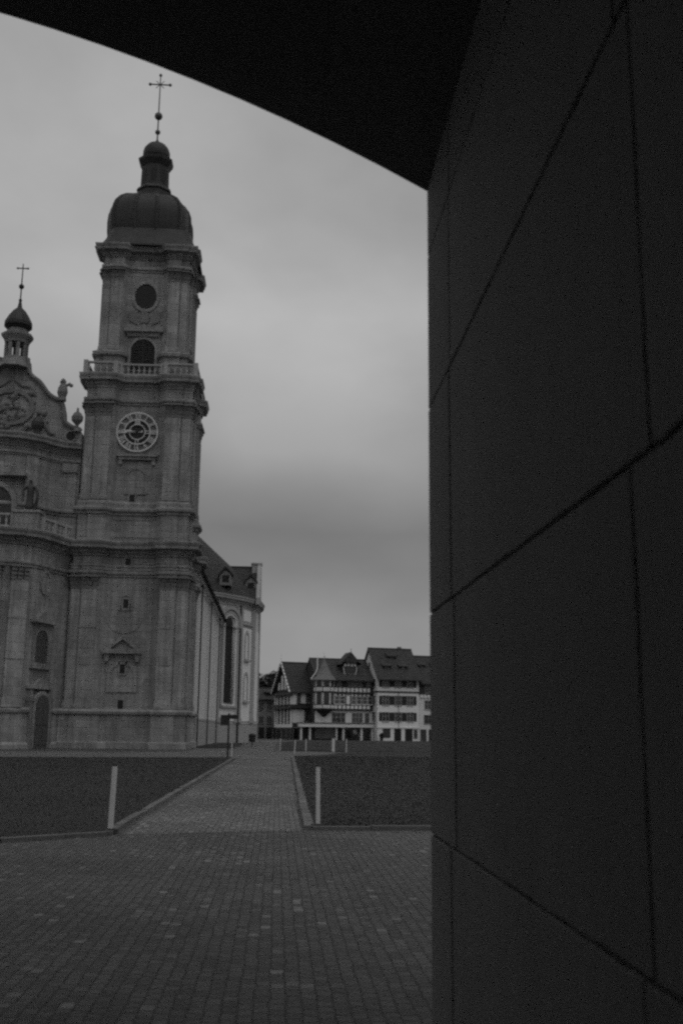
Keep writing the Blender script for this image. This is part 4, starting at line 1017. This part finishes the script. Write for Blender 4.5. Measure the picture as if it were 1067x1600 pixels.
# ------------------------------------------------------------------ posts, sign, bin, planter
def post(x, y, hgt, wd, label, lean=0., flat=1.):
    r_ = empty('marker_post', (x,y,gz(y)), label, 'post', 'pale marker posts along the lawns')
    q = MB(); c_ = wd*.5; d_ = c_*flat
    ch = c_*.3
    def ring_(z, k_): 
        lx = lean*z; a_, b_ = c_*k_, c_*k_*flat if flat < 1 else c_*k_
        return [(lx-a_+ch,-b_,z),(lx+a_-ch,-b_,z),(lx+a_,-b_+ch*flat,z),(lx+a_,b_-ch*flat,z),(lx+a_-ch,b_,z),(lx-a_+ch,b_,z),(lx-a_,b_-ch*flat,z),(lx-a_,-b_+ch*flat,z)]
    vs = ring_(-.2,1)+ring_(hgt*.5,.98)+ring_(hgt-.03,.96); n_ = 8
    q.add(vs,[(j*8+i,j*8+(i+1)%8,(j+1)*8+(i+1)%8,(j+1)*8+i) for j in range(2) for i in range(8)]+[tuple(range(16,24)),tuple(range(7,-1,-1))])
    q.build('shaft',M['post'],r_)
    q = MB(); q.lathe(0,0,[(.13,-.05),(.12,.075 if y < 20 else .012),(.05,.085 if y < 20 else .02)],10); q.build('footing',M['soil'],r_)
    q = MB(); vs = ring_(hgt-.03,1.04)+ring_(hgt,.85); q.add(vs,[(i,(i+1)%8,8+(i+1)%8,8+i) for i in range(8)]+[tuple(range(8,16)),tuple(range(7,-1,-1))]); q.build('cap',M['iron'],r_)
post(-2.50,16.6,1.04,.078,'tall pale post at the near corner of the lawn in front of the church',.02)
post(.72,17.65,1.02,.07,'tall pale post at the corner of the lawn beside the dark passage wall',-.015)
post(-2.5,60.4,.88,.06,'thin pale post standing next to the dark sign at the path end')
post(.32,79.3,.92,.06,'thin pale post at the corner of the far lawn, nearest the round hall')
post(1.21,69.4,.92,.06,'thin leaning pale post beside the crossing strip of paving',.05)
post(2.2,77.9,.92,.07,'pale post between the leaning thin post and the broad flat post')
post(4.15,76.6,1.0,.2,'broad flat pale post, widest of the posts by the far lawn',0,.35)
post(4.85,72.9,1.0,.065,'thin upright pale post next to the broad flat one, on the passage wall side',.01)

r_ = empty('sign_post', (-2.66,58.9,LH), 'dark sign post with a square board and a small arm board at the path end', 'sign')
q = MB(); q.tube((0,0,-.2),(0,0,2.32),.055,.05,8); q.ball((0,0,2.33),.05,8); q.build('pole',M['iron'],r_)
q = MB(); q.poly((-.22,-.07),FT,FN,[(-.24,1.70),(.2,1.70),(.22,1.72),(.22,2.26),(.2,2.28),(-.22,2.28),(-.24,2.26)],-.03,.03); q.build('sign_board',M['iron'],r_)
q = MB(); q.poly((.22,-.06),FT,FN,[(-.2,2.05),(.24,2.05),(.28,2.17),(.24,2.29),(-.2,2.29)],-.02,.02); q.build('arm_board',M['iron'],r_)
r_ = empty('litter_bin', (-2.2,97.5,gz(97.5)), 'dark rounded litter bin on a thin post beside the round hall', 'litter bin')
q = MB(); q.tube((0,.0,-.2),(0,0,.5),.045,.045,8); q.build('pole',M['iron'],r_)
q = MB(); q.lathe(0,0,[(.26,.42),(.31,.5),(.33,.95),(.36,1.05),(.33,1.1),(.2,1.2),(.05,1.23)],14); q.build('bin',M['iron'],r_)
r_ = empty('planter', (14.9,199.6,gz(199)), 'dark planter with a pale round flowering bush in front of the shop windows', 'planter')
q = MB(); q.add([(-.4,-.4,0),(.4,-.4,0),(.4,.4,0),(-.4,.4,0),(-.5,-.5,.75),(.5,-.5,.75),(.5,.5,.75),(-.5,.5,.75)],[(3,2,1,0),(4,5,6,7),(0,1,5,4),(1,2,6,5),(2,3,7,6),(3,0,4,7)]); q.build('pot',M['iron'],r_)
q = MB(); q.tube((0,0,.7),(0,0,1.5),.04,.03,6); q.build('stem',M['bark'],r_)
q = MB()
for _ in range(260):
    a_ = random.uniform(0,2*pi); ct = random.uniform(-1,1); st = sqrt(1-ct*ct); d_ = .45*random.random()**.4
    p = (d_*st*cos(a_),d_*st*sin(a_),1.55+d_*ct); v1 = [random.gauss(0,.06) for _ in range(3)]; v2 = [random.gauss(0,.06) for _ in range(3)]
    q.add([tuple(p[k]-v1[k] for k in range(3)),tuple(p[k]+v2[k] for k in range(3)),tuple(p[k]+v1[k] for k in range(3))],[(0,1,2)])
q.build('foliage',M['petal'],r_)

def shrub_pot(x, y, h_, w_, label):
    r_ = empty('potted_shrub', (x, y, gz(y)), label, 'potted shrub')
    q = MB(); q.lathe(0,0,[(.22,0),(.24,.05),(.32,.42),(.36,.46),(.36,.52),(.28,.52)],12); q.build('pot',M['iron'],r_)
    q = MB()
    for _ in range(420):
        a_ = random.uniform(0,2*pi); ct = random.uniform(-1,1); st = sqrt(1-ct*ct); d_ = random.random()**.4
        p = (w_*d_*st*cos(a_), w_*d_*st*sin(a_), .5+h_*.5+h_*.5*d_*ct); v1 = [random.gauss(0,.09) for _ in range(3)]; v2 = [random.gauss(0,.09) for _ in range(3)]
        q.add([tuple(p[k]-v1[k] for k in range(3)),tuple(p[k]+v2[k] for k in range(3)),tuple(p[k]+v1[k] for k in range(3))],[(0,1,2)])
    q.build('foliage',M['leaf'],r_)
shrub_pot(13.9,199.4,1.1,.45,'low dark shrub in a round pot beside the pale flowering planter')
shrub_pot(19.9,198.9,.9,.4,'small dark shrub in a round pot at the corner of the white house')
